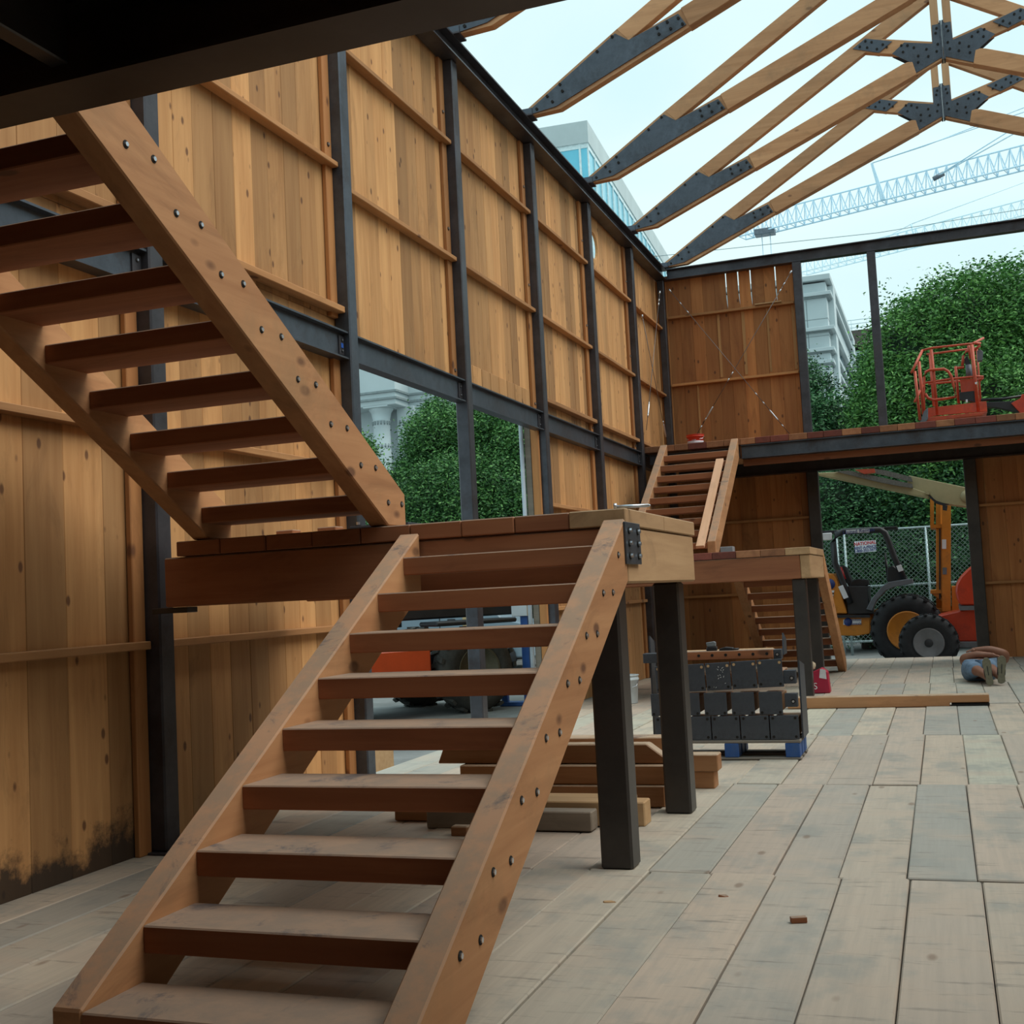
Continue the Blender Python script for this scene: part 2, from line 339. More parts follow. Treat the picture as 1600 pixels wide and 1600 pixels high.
for bi, (a, b) in enumerate(bays):
    k = bi-3           # k=-1 is the bay with the near stair foot, 0 the landing bay ...
    # upper boards
    zlo = 4.13 if k > 0 else 4.26
    if k == 4:   # bay with the round porthole: the two boards beside the hole are notched
        boards(wl, 1, XW, a, hole_y-.30, zlo, ZE+.18, M['wall_z'], w=.27, seed=50)
        boards(wl, 1, XW, hole_y+.30, b, zlo, ZE+.18, M['wall_z'], w=.27, seed=51)
        for s in (-1, 1):
            arc = [(hole_y + s*hole_r*math.sin(t), hole_z + hole_r*math.cos(t)) for t in [math.pi*i/12 for i in range(13)]]
            pts = [(hole_y+s*.001, ZE+.18)] + [(y, z) for y, z in arc] + [(hole_y+s*.001, zlo), (hole_y+s*.30, zlo), (hole_y+s*.30, ZE+.18)]
            prism('board', wl, pts, 0, XW-.045, XW, M['wall_z'])
    else:
        boards(wl, 1, XW, a, b, zlo, ZE+.18, M['wall_z'], w=.27 if k > -1 else .36, seed=40+bi)
    # lower boards; bays 1 and 2 are open to the yard
    if k not in (1, 2):
        boards(wl, 1, XW, a, b, 0.0, zlo-.002, M['wall_z'] if k != -1 else MOLD, w=.27 if k > -1 else .36, seed=70+bi)
    pa = a+.16
    # jambs at both sides of the panel, seen beside the posts
    box('jamb', wl, (XW, XW+.045), (b-.13, b-.002), (zlo, ZE), M['jamb_z'])
    box('jamb', wl, (XW, XW+.045), (pa, pa+.09), (zlo, ZE), M['jamb_z'])
    if k not in (1, 2):
        box('jamb', wl, (XW, XW+.045), (b-.13, b-.002), (0.0, 4.1), M['jamb_z'])
    zb = {0: (7.12, 5.74), -1: (7.1, 5.7), -2: (7.1, 5.7)}.get(k, (6.97, 5.57))
    for z in zb: box('batten', wl, (XW, XW+.11), (pa, b-.004), (z-.05, z), M['wall_y'])
    if k not in (1, 2):
        box('sill', wl, (XW, XW+.12), (pa, b-.004), (4.30, 4.36), M['wall_y'])
        for z in (1.42, 2.88): box('batten', wl, (XW, XW+.09), (pa, b-.004), (z-.055, z), M['wall_y'])
    if k == 2:   # grid of short offcuts along the bottom of the third panel
        for j in range(8):
            box('offcut', wl, (XW, XW+.02), (pa+.1+j*.3, pa+.385+j*.3), (4.16, 4.40), M['wall_z'])
    for z in (zlo+.1, 5.9, 7.3): bolt(wl, (XW+.045, b-.07, z), 0, .016, .016)
# black mould along the foot of the near bay: a thin ragged skirt stain is in the board material of its own
BLUE = paint('blue_tape', (.02, .10, .45), .5); CHALK = paint('chalk_line', (.45, .43, .42), .9)
where = ['beside the camera under the near balcony', 'under the near balcony edge', 'behind the near landing, left of the upper stair', 'right of the upper near stair, at the first open bay',
         'between the two open bays', 'at the far side of the open bays', 'next beyond the open bays', 'nearest to the far corner beside the far stair']
for i, y in enumerate(POST_Y):
    t = thing('steel_post', 'dark square steel wall post '+where[i], 'post', ((XP+XW)/2, y+.08, 0), 'steel posts of the left wall')
    box('shaft', t, (XW+.002, XP), (y, y+.16), (.012, ZE), M['steel'] if i != 3 else M['steel_b'], .012)
    box('base_plate', t, (XW+.0, XP+.05), (y-.05, y+.21), (.0, .014), M['steel'], .003)
    if i == 4:
        bm = bmesh.new(); r = random.Random(1)
        for k in range(9):
            a_ = Vector((0, r.uniform(-.04, .05), r.uniform(-.07, .07))); add_tube(bm, [a_, a_+Vector((0, r.uniform(-.03, .03), r.uniform(-.04, .04)))], .003, 4)
        obj('chalk_mark', bm_mesh(bm, 'chalk_mark', CHALK), t, (XP+.001, y+.07, 2.36))
t = thing('steel_post', 'dark steel post standing in the far left corner', 'post', (-5.05, 23.86, 0), 'steel posts of the end wall')
box('shaft', t, (XW+.04, XP+.02), (23.80, 23.96), (.0, ZE), M['steel'], .012)
beamw = ['before the near balcony', 'above the foot of the near stair', 'behind the upper near stair', 'over the first open bay', 'over the second open bay', 'over the first closed bay beyond the openings', 'second last before the far corner', 'running into the far balcony']
for i, (a, b) in enumerate(bays[1:]):
    t = thing('steel_beam', 'blue-grey steel I-beam at mid height of the left wall '+beamw[i], 'beam', (-5.07, (a+b)/2, 3.85), 'mid height beams of the left wall')
    ibeam('beam', t, a+.165, b-.002, 1, 3.86, 4.12, -5.075, .13, M['steel_b'])
    box('cleat', t, (-5.07, -5.055), (b-.10, b-.004), (3.90, 4.08), M['steel'], .002)
    for z in (3.94, 4.04): bolt(t, (-5.055, b-.05, z), 0, .012, .012)
    if i == 2: box('blue_tape', t, (-5.056, -5.05), (b-.07, b-.03), (3.965, 4.01), BLUE, .001)
t = thing('eave_beam', 'long dark steel eave beam on top of the left wall posts', 'beam', (-5.03, 12, ZE))
ibeam('beam', t, -1.0, 23.98, 1, ZE, ZE+.24, -5.02, .22, M['steel'], tf=.02)
t = thing('eave_beam', 'dark steel beam spanning the top of the far end wall', 'beam', (.65, 23.9, ZE))
ibeam('beam', t, -4.90, 6.3, 0, ZE, ZE+.22, 23.89, .18, M['steel'], tf=.02)
for p in [(-2.36, -2.19), (-.93, -.77), (2.15, 2.31), (3.6, 3.76)]:
    t = thing('steel_post', {-2.36: 'dark steel post at the right edge of the boarded end wall, above the far balcony', -.93: 'slim dark steel post in the open end wall, left of the orange lift basket', 2.15: 'end wall post out of sight to the right', 3.6: 'end wall post far to the right'}[p[0]], 'post', (sum(p)/2, 23.88, 4.2), 'steel posts of the end wall')
    box('shaft', t, p, (23.80, 23.96), (4.16, ZE), M['steel'], .012)
# ---- far end wall ----
wb = structure(box('wall_back', None, (XW, -5.0), (YE+.05, YE+.09), (0, ZE), M['endw_z'], ch=0))
r = random.Random(11)
for i in range(12):   # upper boards; a few are cut narrow at the top so that slits of sky show
    p, q = -5.2 + i*.249, -5.2 + (i+1)*.249 - .0015; n_ = .022 if i in (5, 6, 7, 9) else 0; d = r.uniform(0, .006); zc_ = ZE - r.uniform(.25, .6)
    pts = [(p, 3.99), (q, 3.99), (q, zc_-.3), (q-n_, zc_), (q-n_, ZE+.12), (p, ZE+.12)] if n_ else [(p, 3.99), (q, 3.99), (q, ZE+.12), (p, ZE+.12)]
    prism('board', wb, pts, 1, YE+d, YE+d+.04, M['endw_z'], ch=.003)
    if i % 2 and p > -4.9:   # pale sapwood strip along the seam
        zz_ = r.choice(((5.83, 7.13), (4.23, 5.72), (4.23, 7.9), (5.83, 7.13))); box('cover_strip', wb, (p+.01, p+r.uniform(.045, .075)), (YE-.006, YE+.004), zz_, M['wall_z'], .002)
boards(wb, 0, YE, -5.2, -2.20, 0.0, 3.98, M['endw_z'], w=.30, out=1, seed=6)
boards(wb, 0, YE, .60, XR, 0.0, 3.98, M['endw_z'], w=.30, out=1, seed=8, gaps=.005)
boards(wb, 0, YE, 3.7, XR, 4.0, ZE, M['endw_z'], w=.25, out=1, seed=9)
for x0, x1, zz in ((-4.95, -2.38, (7.19, 5.78)), (-4.95, -2.35, (1.42, 2.2, 2.88)), (.75, XR, (1.42, 2.88)), (3.8, XR, (7.19, 5.78))):
    for z in zz: box('batten', wb, (x0, x1), (YE-.10, YE), (z-.05, z), M['endw_x'])
for x in (-2.36, .55):
    t = thing('steel_post', 'black steel door post %s the vehicle doorway' % ('left of' if x < 0 else 'right of'), 'post', (x+.09, 23.88, 0), 'steel posts of the end wall')
    box('shaft', t, (x, x+.22) if x < 0 else (x-.02, x+.20), (23.78, 23.99), (0, 3.74), M['steel_k'], .012)
t = thing('header_beam', 'black steel header beam over the vehicle doorway', 'beam', (0, 23.88, 3.74))
ibeam('beam', t, -4.9, 6.3, 0, 3.745, 4.0, 23.89, .2, M['steel_k'])
# ---- right wall (out of frame, closes the hall) and near wall behind the camera ----
wr = structure(box('wall_right', None, (XR+.05, XR+.09), (-1, YE), (0, .2), M['wall_z'], ch=0))
boards(wr, 1, XR, -1.0, YE, 4.1, ZE, M['wall_z'], w=.9, out=1, seed=12, jit=0)
boards(wr, 1, XR, -1.0, YE, 0, 4.1, M['wall_z'], w=.9, out=1, seed=13, jit=0)
wf = structure(box('wall_front', None, (XW, XR), (-1.1, -1.05), (4.3, 4.5), M['wall_z'], ch=0))  # unseen near wall, closed without its doorway to keep light off the stair
boards(wf, 0, -1.05, XW, XR, 0, 4.3, M['wall_z'], w=.6, out=-1, seed=14)
boards(wf, 0, -1.05, XW, XR, 4.5, ZE, M['wall_z'], w=.6, out=-1, seed=16)

# ================= STAIRS =================
def flight(t, x0, x1, yn, z0, run, rise, n, dr, yend, mat='fir_y', tread_mat='fir_x', dep=.36, depth=.345, bolts=(1,), tth=.105, sth=.13):
    L = lambda y: z0 + rise + .008 + (y-yn)*dr*rise/run
    yb = yn + dr*run/rise*(dep-rise-.008)
    pts = [(yn, z0), (yn, z0+rise+.008), (yend, L(yend)), (yend, L(yend)-dep), (yb, z0)]
    for a, b in ((x0, x0+sth), (x1-sth, x1)):
        prism('stringer', t, pts, 0, a, b, M[mat], ch=.008)
    for i in range(n):
        y = yn + dr*run*i; z = z0 + rise*(i+1)
        ya, yb2 = sorted((y+dr*.004, y+dr*depth))
        if dr*(yend-(y+dr*depth)) < 0: ya, yb2 = sorted((y+dr*.004, yend-dr*.01))
        box('tread', t, (x0+sth-.004, x1-sth+.004), (ya, yb2), (z-tth, z), M[tread_mat], .006)
        for s in bolts:
            for d in (.055, .25):
                bolt(t, (x1 if s > 0 else x0, y+dr*d, z-.06), 0, .014, .010, s)
RUN, RISE = .3545, .2055
t = thing('stair_flight', 'large timber stair flight in the foreground with open treads and worn grey edges', 'stairs', (-2.39, 3.5, 0))
flight(t, -3.10, -1.68, 3.50, 0, RUN, .2065, 9, 1, 6.585)
p = W(973, 815, x=-1.68); q = W(1000, 882, x=-1.68)
cp = box('connector_plate', None, (-1.68, -1.668), (p.y, q.y), (q.z, p.z), M['plate'], .002); tag(cp, 'dark steel plate with six bolts joining the foreground stair to the landing', 'plate')
for a in (.22, .8):
    for b in (.2, .5, .8):
        bolt(cp, (-1.668, p.y+(q.y-p.y)*a, q.z+(p.z-q.z)*b), 0, .016, .02)
t = thing('stair_flight', 'upper timber stair flight rising from the near landing to the dark balcony overhead', 'stairs', (-3.9, 6.9, 2.07))
flight(t, -4.63, -3.20, 6.90, 2.075, .352, .2036, 9, -1, 3.78)
def landing(y0, y1, near, label):
    t = thing('stair_landing', label, 'landing', (-3.2, (y0+y1)/2, 0))
    x0 = -4.74; n = 9; w = (-1.68-x0)/n
    for i in range(n):
        mat = M['fir_x'] if near else (M['red_x'] if i in (4, 5) else M['brown_y'])
        if i == n-1: 
            for a, b in ((y0, (y0+y1)/2-.002), ((y0+y1)/2+.002, y1)): box('deck_plank', t, (x0+i*w+.002, -1.68), (a, b), (1.972, 2.072), M['end_grain'] if near else M['end_grain'], .006)
        else: box('deck_plank', t, (x0+i*w+.002, x0+(i+1)*w-.002), (y0+random.uniform(0, .01), y1), (1.972, 2.07), mat, .006)
    box('rim_beam', t, (-4.85, -1.83), (y0+.02, y0+.15), (1.64, 1.968), M['fir_x'], .01)
    box('rim_beam', t, (-4.85, -1.83), (y1-.15, y1-.02), (1.64, 1.968), M['fir_x'], .01)
    box('rim_beam', t, (-1.83, -1.69), (y0+.03, y1-.03), (1.64, 1.968), M['end_grain'], .012)
    box('rim_beam', t, (-3.3, -3.16), (y0+.15, y1-.15), (1.66, 1.968), M['fir_y'], .01)
    for yy in (y0+.09, y1-.05-.19):
        a = box('post', t, (-1.965, -1.775), (yy, yy+.19), (.0, 1.64), M['steel_k'], .014)
    if near:
        box('bracket', t, (-4.98, -4.70), (y0+.05, y0+.17), (1.60, 1.638), M['steel_k'], .004)
    return t
landing(6.60, 8.62, True, 'near timber stair landing on black steel posts with pale sawn side')
landing(16.75, 18.75, False, 'far timber stair landing with red painted planks on brown steel posts')
t = thing('stair_flight', 'lower stair flight under the far landing, seen from behind beside the doorway', 'stairs', (-2.39, 21.6, 0))
flight(t, -3.10, -1.68, 21.65, 0, .327, .2065, 9, -1, 18.77, bolts=())
t = thing('stair_flight', 'far upper stair flight climbing from the far landing to the far balcony', 'stairs', (-3.9, 18.5, 2.07))
flight(t, -4.70, -3.27, 18.40, 2.075, .325, .2125, 9, 1, 21.36, bolts=())
# balconies
def balcony(y0, y1, ztop, edge_y, sgn, label, dark):
    t = thing('balcony', label, 'balcony', (.6, edge_y, ztop-.5))
    x = -5.0; i = 0; r = random.Random(4)
    while x < 6.2:
        w = r.uniform(.25, .34)
        mat = M['brown_y'] if r.random() < .45 else M['red_x']
        box('deck_plank', t, (x, min(x+w-.004, 6.3)), (y0, y1), (ztop-.11, ztop), mat, .006); x += w
    ym = edge_y + sgn*.14
    return t, ym
t, ym = balcony(-1.0, 3.76, 4.06, 3.76, -1, 'dark near balcony overhead with a black steel edge beam', True)
ibeam('edge_beam', t, -4.95, 6.3, 0, 3.605, 3.92, 3.63, .24, M['steel_k'], tf=.02)
for xx in (-4.4, -3.0, -1.6, -.2, 1.2, 2.6, 4.0, 5.4): box('joist', t, (xx, xx+.08), (-1.0, 3.50), (3.66, 3.92), M['steel_k'])
box('cross_beam', t, (-4.95, 6.3), (1.0, 1.2), (3.62, 3.92), M['steel_k'])
t, ym = balcony(21.38, 23.78, 4.22, 21.38, 1, 'far balcony with red painted deck planks over a steel edge beam', False)
ibeam('edge_beam', t, -3.24, 6.3, 0, 3.86, 4.108, 21.50, .2, M['steel_b'])
ibeam('edge_beam', t, -4.95, -3.28, 0, 3.9, 4.085, 21.56, .1, M['steel'])
box('nailer', t, (-3.24, 6.3), (21.60, 21.66), (3.74, 3.86), M['fir_x'])
for xx in (-4.4, -3.0, -1.6, -.2, 1.2, 2.6, 4.0, 5.4): box('joist', t, (xx, xx+.08), (21.68, 23.1), (3.97, 4.08), M['fir_y'])
# ================= ROOF TRUSSES =================
XC = .665
def truss(yt, label, last=False):
    t = thing('roof_truss', label, 'truss', (XC, yt, ZE+.24), 'scissor trusses over the hall')
    th = .065
    Rb = lambda x: 8.98 + .612*(x+3.425); Rt = lambda x: Rb(x)+.29
    Cb = lambda x: 8.06 + .412*(x+4.85); Ct = lambda x: Cb(x)+.31
    for s in (1, -1):
        m = lambda pts: [(x if s > 0 else 2*XC-x, z) for x, z in pts]
        # rafter
        prism('rafter', t, m([(-3.60, Rt(-3.60)), (-3.44, Rb(-3.44)), (XC-.06, Rb(XC-.06)), (XC-.06, Rt(XC-.06))]), 1, yt-th, yt+th, M['truss_x'], ch=.006)
        # heel block and lower chord
        prism('heel_block', t, m([(-4.98, 8.20), (-4.98, 8.27), (-3.58, Rt(-3.58)), (-3.425, Rb(-3.425)-.002), (-2.7, Ct(-2.7)), (-2.6, Cb(-2.6)), (-4.45, 8.22)]), 1, yt-th+.004, yt+th-.004, M['truss_x'])
        prism('chord', t, m([(-2.71, Ct(-2.71)), (-2.61, Cb(-2.61)), (.21, Cb(.21)), (.16, Ct(.16)-.06), (.08, Ct(.08)-.015), (.0, Ct(.0))]), 1, yt-th-.026, yt+th+.026, M['truss_x'], ch=.006)
        # centre node: the chord tip and its extension to the opposite rafter
        e = lambda x: 10.33 + .30*(XC-x)
        prism('chord_tip', t, m([(.12, Cb(.12)), (XC-.015, Cb(XC)), (XC-.015, Cb(XC)+.36), (.0, Ct(.0)-.02)]), 1, yt-th, yt+th, M['truss_x'])
        prism('chord_extension', t, m([(XC-.16, e(XC-.16)+.03), (XC-.16, e(XC-.16)+.29), (-.62, e(-.62)+.26), (-.78, e(-.78)+.0)]), 1, yt-th+.003, yt+th-.003, M['truss_x'])
        k = prism('king_post', t, m([(XC-.165, Cb(XC)+.1), (XC-.035, Cb(XC)+.1), (XC-.035, Rt(XC)-.10), (XC-.165, Rt(XC)-.20)]), 1, yt-th-.004, yt+th+.004, M['truss_z'])
        for f in (-1, 1):
            y0, y1 = (yt-th-.016, yt-th-.006) if f < 0 else (yt+th+.006, yt+th+.016)
            hp = prism('heel_plate', t, m([(-4.93, 8.21), (-4.93, 8.25), (-3.62, Rt(-3.62)-.05), (-3.44, Rb(-3.44)+.0), (-2.75, Ct(-2.75)-.05), (-2.65, Cb(-2.65)+.05), (-4.5, Cb(-4.5)+.055)]), 1, y0, y1, M['plate'])
            cp = prism('centre_plate', t, m([(XC-.02, Cb(XC)+.035), (.18, Cb(.18)+.03), (.14, Ct(.14)-.06), (-.16, e(-.16)+.01), (.05, e(.05)+.23), (XC-.165, e(XC-.165)+.25), (XC-.15, 10.95), (XC-.02, 10.95)]), 1, y0, y1, M['plate'])
            xp = prism('crossing_plate', t, m([(-.80, e(-.80)+.04), (-.37, e(-.37)+.01), (-.14, e(-.14)+.235), (-.58, e(-.58)+.245)]), 1, y0, y1, M['plate'])
            if f < 0 or True:
                for pl, sp in ((hp, [(-4.78, 8.27), (-4.55, 8.33), (-4.62, 8.42), (-4.40, 8.45), (-4.43, 8.55), (-3.88, 8.90), (-3.66, 9.06), (-3.02, 8.96), (-3.04, 9.05), (-2.9, 9.10), (-2.86, 9.0), (-2.75, 9.12), (-2.70, 9.03)]),
                               (cp, [(XC-.08, 10.88), (XC-.10, 10.80), (XC-.08, 10.6), (.42, 10.42), (.25, 10.35), (.26, 10.46), (.02, 10.58), (.10, 10.68), (.0, 10.70), (.2, 10.62), (.56, 10.48), (.40, 10.55)]),
                               (xp, [(-.68, 10.82), (-.58, 10.90), (-.48, 10.86), (-.40, 10.72), (-.30, 10.78), (-.24, 10.72), (-.56, 10.78)])):
                    bm = bmesh.new()
                    for x, z in m(sp):
                        q = pl.location; c = Vector((x, (y0 if f < 0 else y1), z)) - (q+t.location)
                        add_tube(bm, [c, c+Vector((0, f*.016, 0))], .021, 6)
                    bmesh.ops.recalc_face_normals(bm, faces=bm.faces[:]); b = obj('bolts', bm_mesh(bm, 'bolts', M['dark']), pl); b['kind'] = 'stuff'; b.location = (0, 0, 0)
        # the two halves meet at a bolted flange
        box('flange', t, (XC-.03, XC-.004) if s > 0 else (XC+.004, XC+.03), (yt-.10, yt+.10), (10.32, 11.0), M['plate'], .002)
        for zz in (10.48, 10.6, 10.72, 10.84, 10.96): bolt(t, (XC+.03*(-s), yt-.07, zz), 0, .012, .02, -s, mat=M['plate'])
        box('heel_seat', t, (-5.02, -4.84) if s > 0 else (2*XC+4.84, 2*XC+5.02), (yt-.12, yt+.12), (8.19, 8.215), M['steel'], .003)
        box('heel_seat', t, (-4.99, -4.85) if s > 0 else (2*XC+4.85, 2*XC+4.99), (yt-.10, yt-.075), (8.215, 8.30), M['steel_b'], .003)
for yt, lb in ((12.62, 'nearest roof truss, only its left end showing past the dark balcony'), (15.25, 'second nearest scissor roof truss with a long steel heel plate'),
               (18.25, 'third scissor roof truss, its centre just above the picture'), (21.10, 'fourth scissor roof truss with its king post in view'), (23.87, 'farthest scissor roof truss over the end wall')):
    truss(yt, lb)
# ================= LOOSE TIMBER ON THE FLOOR =================
def beam_on_floor(name, label, x0, x1, y0, y1, z0, z1, mat='pile_x', group='loose timbers piled behind the stair', cat='timber', rot=0):
    o = box(name, None, (x0, x1), (y0, y1), (z0, z1), M[mat], .008); tag(o, label, cat, group)
    if rot: o.rotation_euler[2] = rot
    return o
def bx2(u0, v0, u1, v1, y):   # extent of a face seen between two photo points at depth y
    a, b = W(u0, v0, y=y), W(u1, v1, y=y); return a, b
T = beam_on_floor
T('timber', 'short grey weathered timber lying on the floor in front of the timber pile', -3.53, -2.32, 7.73, 7.88, 0, .13, 'grey_x')
T('timber', 'pale squared timber stub behind the grey weathered timber, right of the stair', -2.75, -2.0, 7.92, 8.10, 0, .165, 'pale_x')
T('timber', 'thin pale board on the pale stub at the front of the timber pile', -3.0, -2.15, 8.16, 8.34, .0, .15, 'pale_x')
T('timber', 'brown timber on the floor under the middle of the timber pile', -3.4, -2.02, 8.63, 8.80, 0, .155)
T('timber', 'long brown timber resting on another in the middle of the timber pile', -3.65, -1.93, 8.66, 8.84, .157, .30)
T('timber', 'lowest timber of the pile whose end pokes out right of the second landing post', -3.75, -1.80, 9.43, 9.60, 0, .14)
T('timber', 'timber with a rounded end poking out right of the second landing post, upper one', -3.7, -1.76, 9.40, 9.57, .142, .275)
bt = prism('timber', None, [(-3.86, .305), (-3.80, .45), (-2.16, .45), (-2.02, .345), (-1.98, .305)], 1, 8.72, 8.86, M['pile_x'], ch=.008)
tag(bt, 'grey-brown timber with slanted ends lying near the top of the timber pile', 'timber', 'loose timbers piled behind the stair')
T('timber', 'topmost orange-brown timber at the back of the timber pile', -3.62, -2.12, 9.42, 9.62, .277, .41)
T('board', 'thin flat board under the top timber at the back of the pile', -3.9, -3.64, 9.3, 9.5, .277, .30, 'pale_x', cat='board')
T('timber', 'low split timber on the floor showing left under the seventh tread', -3.9, -3.55, 7.98, 8.12, 0, .09)
T('wood_block', 'small square wood block on the floor behind the stair treads', -3.24, -3.12, 7.48, 7.56, 0, .07, group=None, cat='block')
T('wood_block', 'tiny pale wood block beside the small square one behind the treads', -3.10, -3.05, 7.5, 7.56, 0, .06, 'pale_x', group=None, cat='block')
# chips and scraps on the floor
def chip(u, v, s, label, mat):
    p = W(u, v, z=0); bm = bmesh.new(); r = random.Random(u)
    top = []; n = 6
    for k in range(n):
        a = 2*math.pi*k/n; rr = s*r.uniform(.6, 1.1); top.append((rr*math.cos(a)*1.3, rr*math.sin(a)*.6))
    A = [bm.verts.new((x, y, 0)) for x, y in top]; B = [bm.verts.new((x*.8, y*.8, s*r.uniform(.2, .5))) for x, y in top]
    bm.faces.new(A[::-1]); bm.faces.new(B)
    for k in range(n): bm.faces.new((A[k], A[(k+1) % n], B[(k+1) % n], B[k]))
    o = obj('wood_chip', bm_mesh(bm, 'wood_chip', mat), None, (p.x, p.y, .0)); tag(o, label, 'wood chip')
chip(951, 1411, .035, 'pale splintered wood chip on the floor right of the foreground stair', M['pale_x'])
chip(1130, 1402, .028, 'curled brown wood chip on the floor between the stair and the loose block', M['fir_x'])
b = box('wood_block', None, (-.03, .045), (-.017, .017), (0, .026), M['fir_x'], .002); p = W(1248, 1441, z=0); b.location = (p.x, p.y, .013); b.rotation_euler = (0, 0, .35); tag(b, 'small brown wood block lying alone on the open floor', 'block')
# ---- long notched timber on the floor ----
t = thing('notched_timber', 'long reddish timber with a notched end lying across the floor', 'timber', (-.7, 15.5, 0))
prism('timber', t, [(-1.95, 0), (-1.95, .14), (.43, .14), (.43, .045), (-.02, .045), (-.02, 0)], 1, 15.38, 15.56, M['pile_x'], ch=.008)
box('notch_strip', t, (.0, .43), (15.40, 15.54), (.0, .03), M['dark'], .002)  # near-black strip lying in the notch under the timber end
# ---- fasteners lying on the near landing corner ----
t = thing('long_bolt', 'long shiny zinc bolt lying on the near landing corner', 'bolt', (-1.75, 6.72, 2.085))
a, c = W(962, 791, y=6.66), W(1014, 792, y=6.75)
tube('shank', t, [(a.x, 6.66, 2.086), (c.x, 6.74, 2.086)], .010, M['zinc'], 8)
tube('head', t, [(a.x-.012, 6.658, 2.090), (a.x+.006, 6.661, 2.090)], .018, M['zinc'], 6)
tube('tip', t, [(c.x, 6.74, 2.086), (c.x+.012, 6.742, 2.086)], [.010, .003], M['zinc'], 8)
# things on the near landing under the upper flight
for i, (x0, x1, y, lb) in enumerate(((-4.52, -4.38, 7.5, 'left one of two wood blocks standing on the near landing behind the stair'), (-4.18, -4.03, 7.5, 'right one of two wood blocks standing on the near landing behind the stair'))):
    tag(box('wood_block', None, (x0, x1), (y, y+.12), (2.072, 2.16), M['fir_x']), lb, 'block')
t = thing('plate_stack', 'low stack of dark steel plates at the back of the near landing', 'plates', (-3.75, 7.6, 2.072))
for i in range(4): box('plate', t, (-3.98+i*.03, -3.50+i*.02), (7.42+i*.01, 7.7), (2.073+i*.019, 2.09+i*.019), M['plate'], .002)
for xx in (-3.85, -3.6, -3.52): bolt(t, (xx, 7.5, 2.147), 2, .016, .03)
# ---- pallet with plated timbers ----
YP = 11.0
bl = paint('blue_painted_wood', (.02, .09, .32), .6, var=.2, scale=10, dirt=(.05, .10, .22))
greyb = wood('grey_pallet_board', (.26, .23, .20), (.17, .15, .13), 0, knots=.1)
t = thing('pallet', 'grey wooden pallet with blue painted blocks on the plank floor', 'pallet', (-1.95, 11.5, 0))
for x in (-2.62, -1.99, -1.44):
    for y in (YP, YP+.2, YP+.4): box('block', t, (x, x+.13), (y, y+.15), (.022, .15), bl)
for y in (YP, YP+.2, YP+.42): box('bottom_board', t, (-2.63, -1.30), (y, y+.12), (0, .022), greyb)
for i in range(4): box('deck_board', t, (-2.63, -1.30), (YP+i*.142, YP+.125+i*.142), (.15, .178), greyb)
def plated(x, w, z0, z1, row, nth, y=YP, tilt=0, holes=((.12, .12), (.88, .12), (.12, .88), (.88, .88)), bright=()):
    t = thing('plated_timber', nth, 'plated timber', (x+w/2, y+.05, z0), 'plated timbers stacked on the pallet')
    box('timber', t, (x+.02, x+w-.02), (y+.02, y+.50), (z0+.02, z1-.03 if row != 1 else z1-.11), M['fir_y'])
    pl = box('front_plate', t, (x+.003, x+w-.003), (y+.004, y+.018), (z0+.002, z1-.002), M['plate'], .002)
    pl.rotation_euler = (0, tilt, 0)
    for hx, hz in holes:
        m = 'pale' if (hx, hz) in bright else 'dark'
        bm = bmesh.new(); add_tube(bm, [Vector((0, 0, 0)), Vector((0, -.003, 0))], .013, 10); bmesh.ops.recalc_face_normals(bm, faces=bm.faces[:])
        obj('bolt_hole', bm_mesh(bm, 'bolt_hole', M['pale_x'] if m == 'pale' else M['dark']), t, (x+w*hx, y+.004, z0+(z1-z0)*hz))
    return t, pl
ords = ['leftmost', 'second from left', 'middle', 'second from right', 'rightmost']
for i in range(5): plated(-2.63+i*.266, .262, .18, .40, 3, 'dark plated timber on the pallet, %s of the bottom row' % ords[i])
def brk(t, z):
    b = box('angle_bracket', t, (-1.42, -1.31), (YP+.03, YP+.12), (z, z+.12), M['plate'], .002); bolt(b, (-1.345, YP+.03, z+.05), 1, .015, .012, -1)
for i in range(5):
    t, pl = plated(-2.66+i*.252, .215, .405, .615, 2, 'dark plated timber on the pallet, %s of the gapped middle row' % ords[i], holes=((.12, .1), (.88, .1)))
    if i == 4: brk(t, .47)
for i in range(5):
    t, pl = plated(-2.60+i*.238, .232, .62+i*.008, .875+i*.008, 1, 'dark plated timber on the pallet, %s of the tilted upper row' % ords[i], tilt=-.03, bright=((.12, .88), (.88, .88)))
    if i == 4: brk(t, .68)
    if i == 2:
        bm = bmesh.new(); r = random.Random(2)
        for k in range(16):
            a = Vector((r.uniform(-.05, .06), -.008, r.uniform(-.10, .09))); add_tube(bm, [a, a+Vector((r.uniform(-.02, .02), 0, r.uniform(-.012, .012)))], .0022, 4)
        ch = obj('chalk_mark', bm_mesh(bm, 'chalk_mark', paint('chalk', (.6, .62, .62), .9)), pl); ch.location = (0, 0, 0)
t = thing('drilled_timber', 'orange timber with a row of bolt holes on top of the plated stack', 'timber', (-2.0, 11.1, .9))
box('timber', t, (-2.52, -1.50), (YP+.06, YP+.20), (.912, .995), M['fir_x'])
for i in range(8):
    bm = bmesh.new(); add_tube(bm, [Vector((0, 0, 0)), Vector((0, -.003, 0))], .014, 10); bmesh.ops.recalc_face_normals(bm, faces=bm.faces[:])
    obj('bolt_hole', bm_mesh(bm, 'bolt_hole', M['dark']), t, (-2.44+i*.126, YP+.06, .955))
box('end_plate', t, (-1.50, -1.43), (YP+.07, YP+.19), (.90, .99), M['plate'], .003); box('end_plate', t, (-2.72, -2.52), (YP+.05, YP+.19), (.90, .99), M['plate'], .003)
bolt(t, (-1.465, YP+.07, .945), 1, .014, .01, -1)
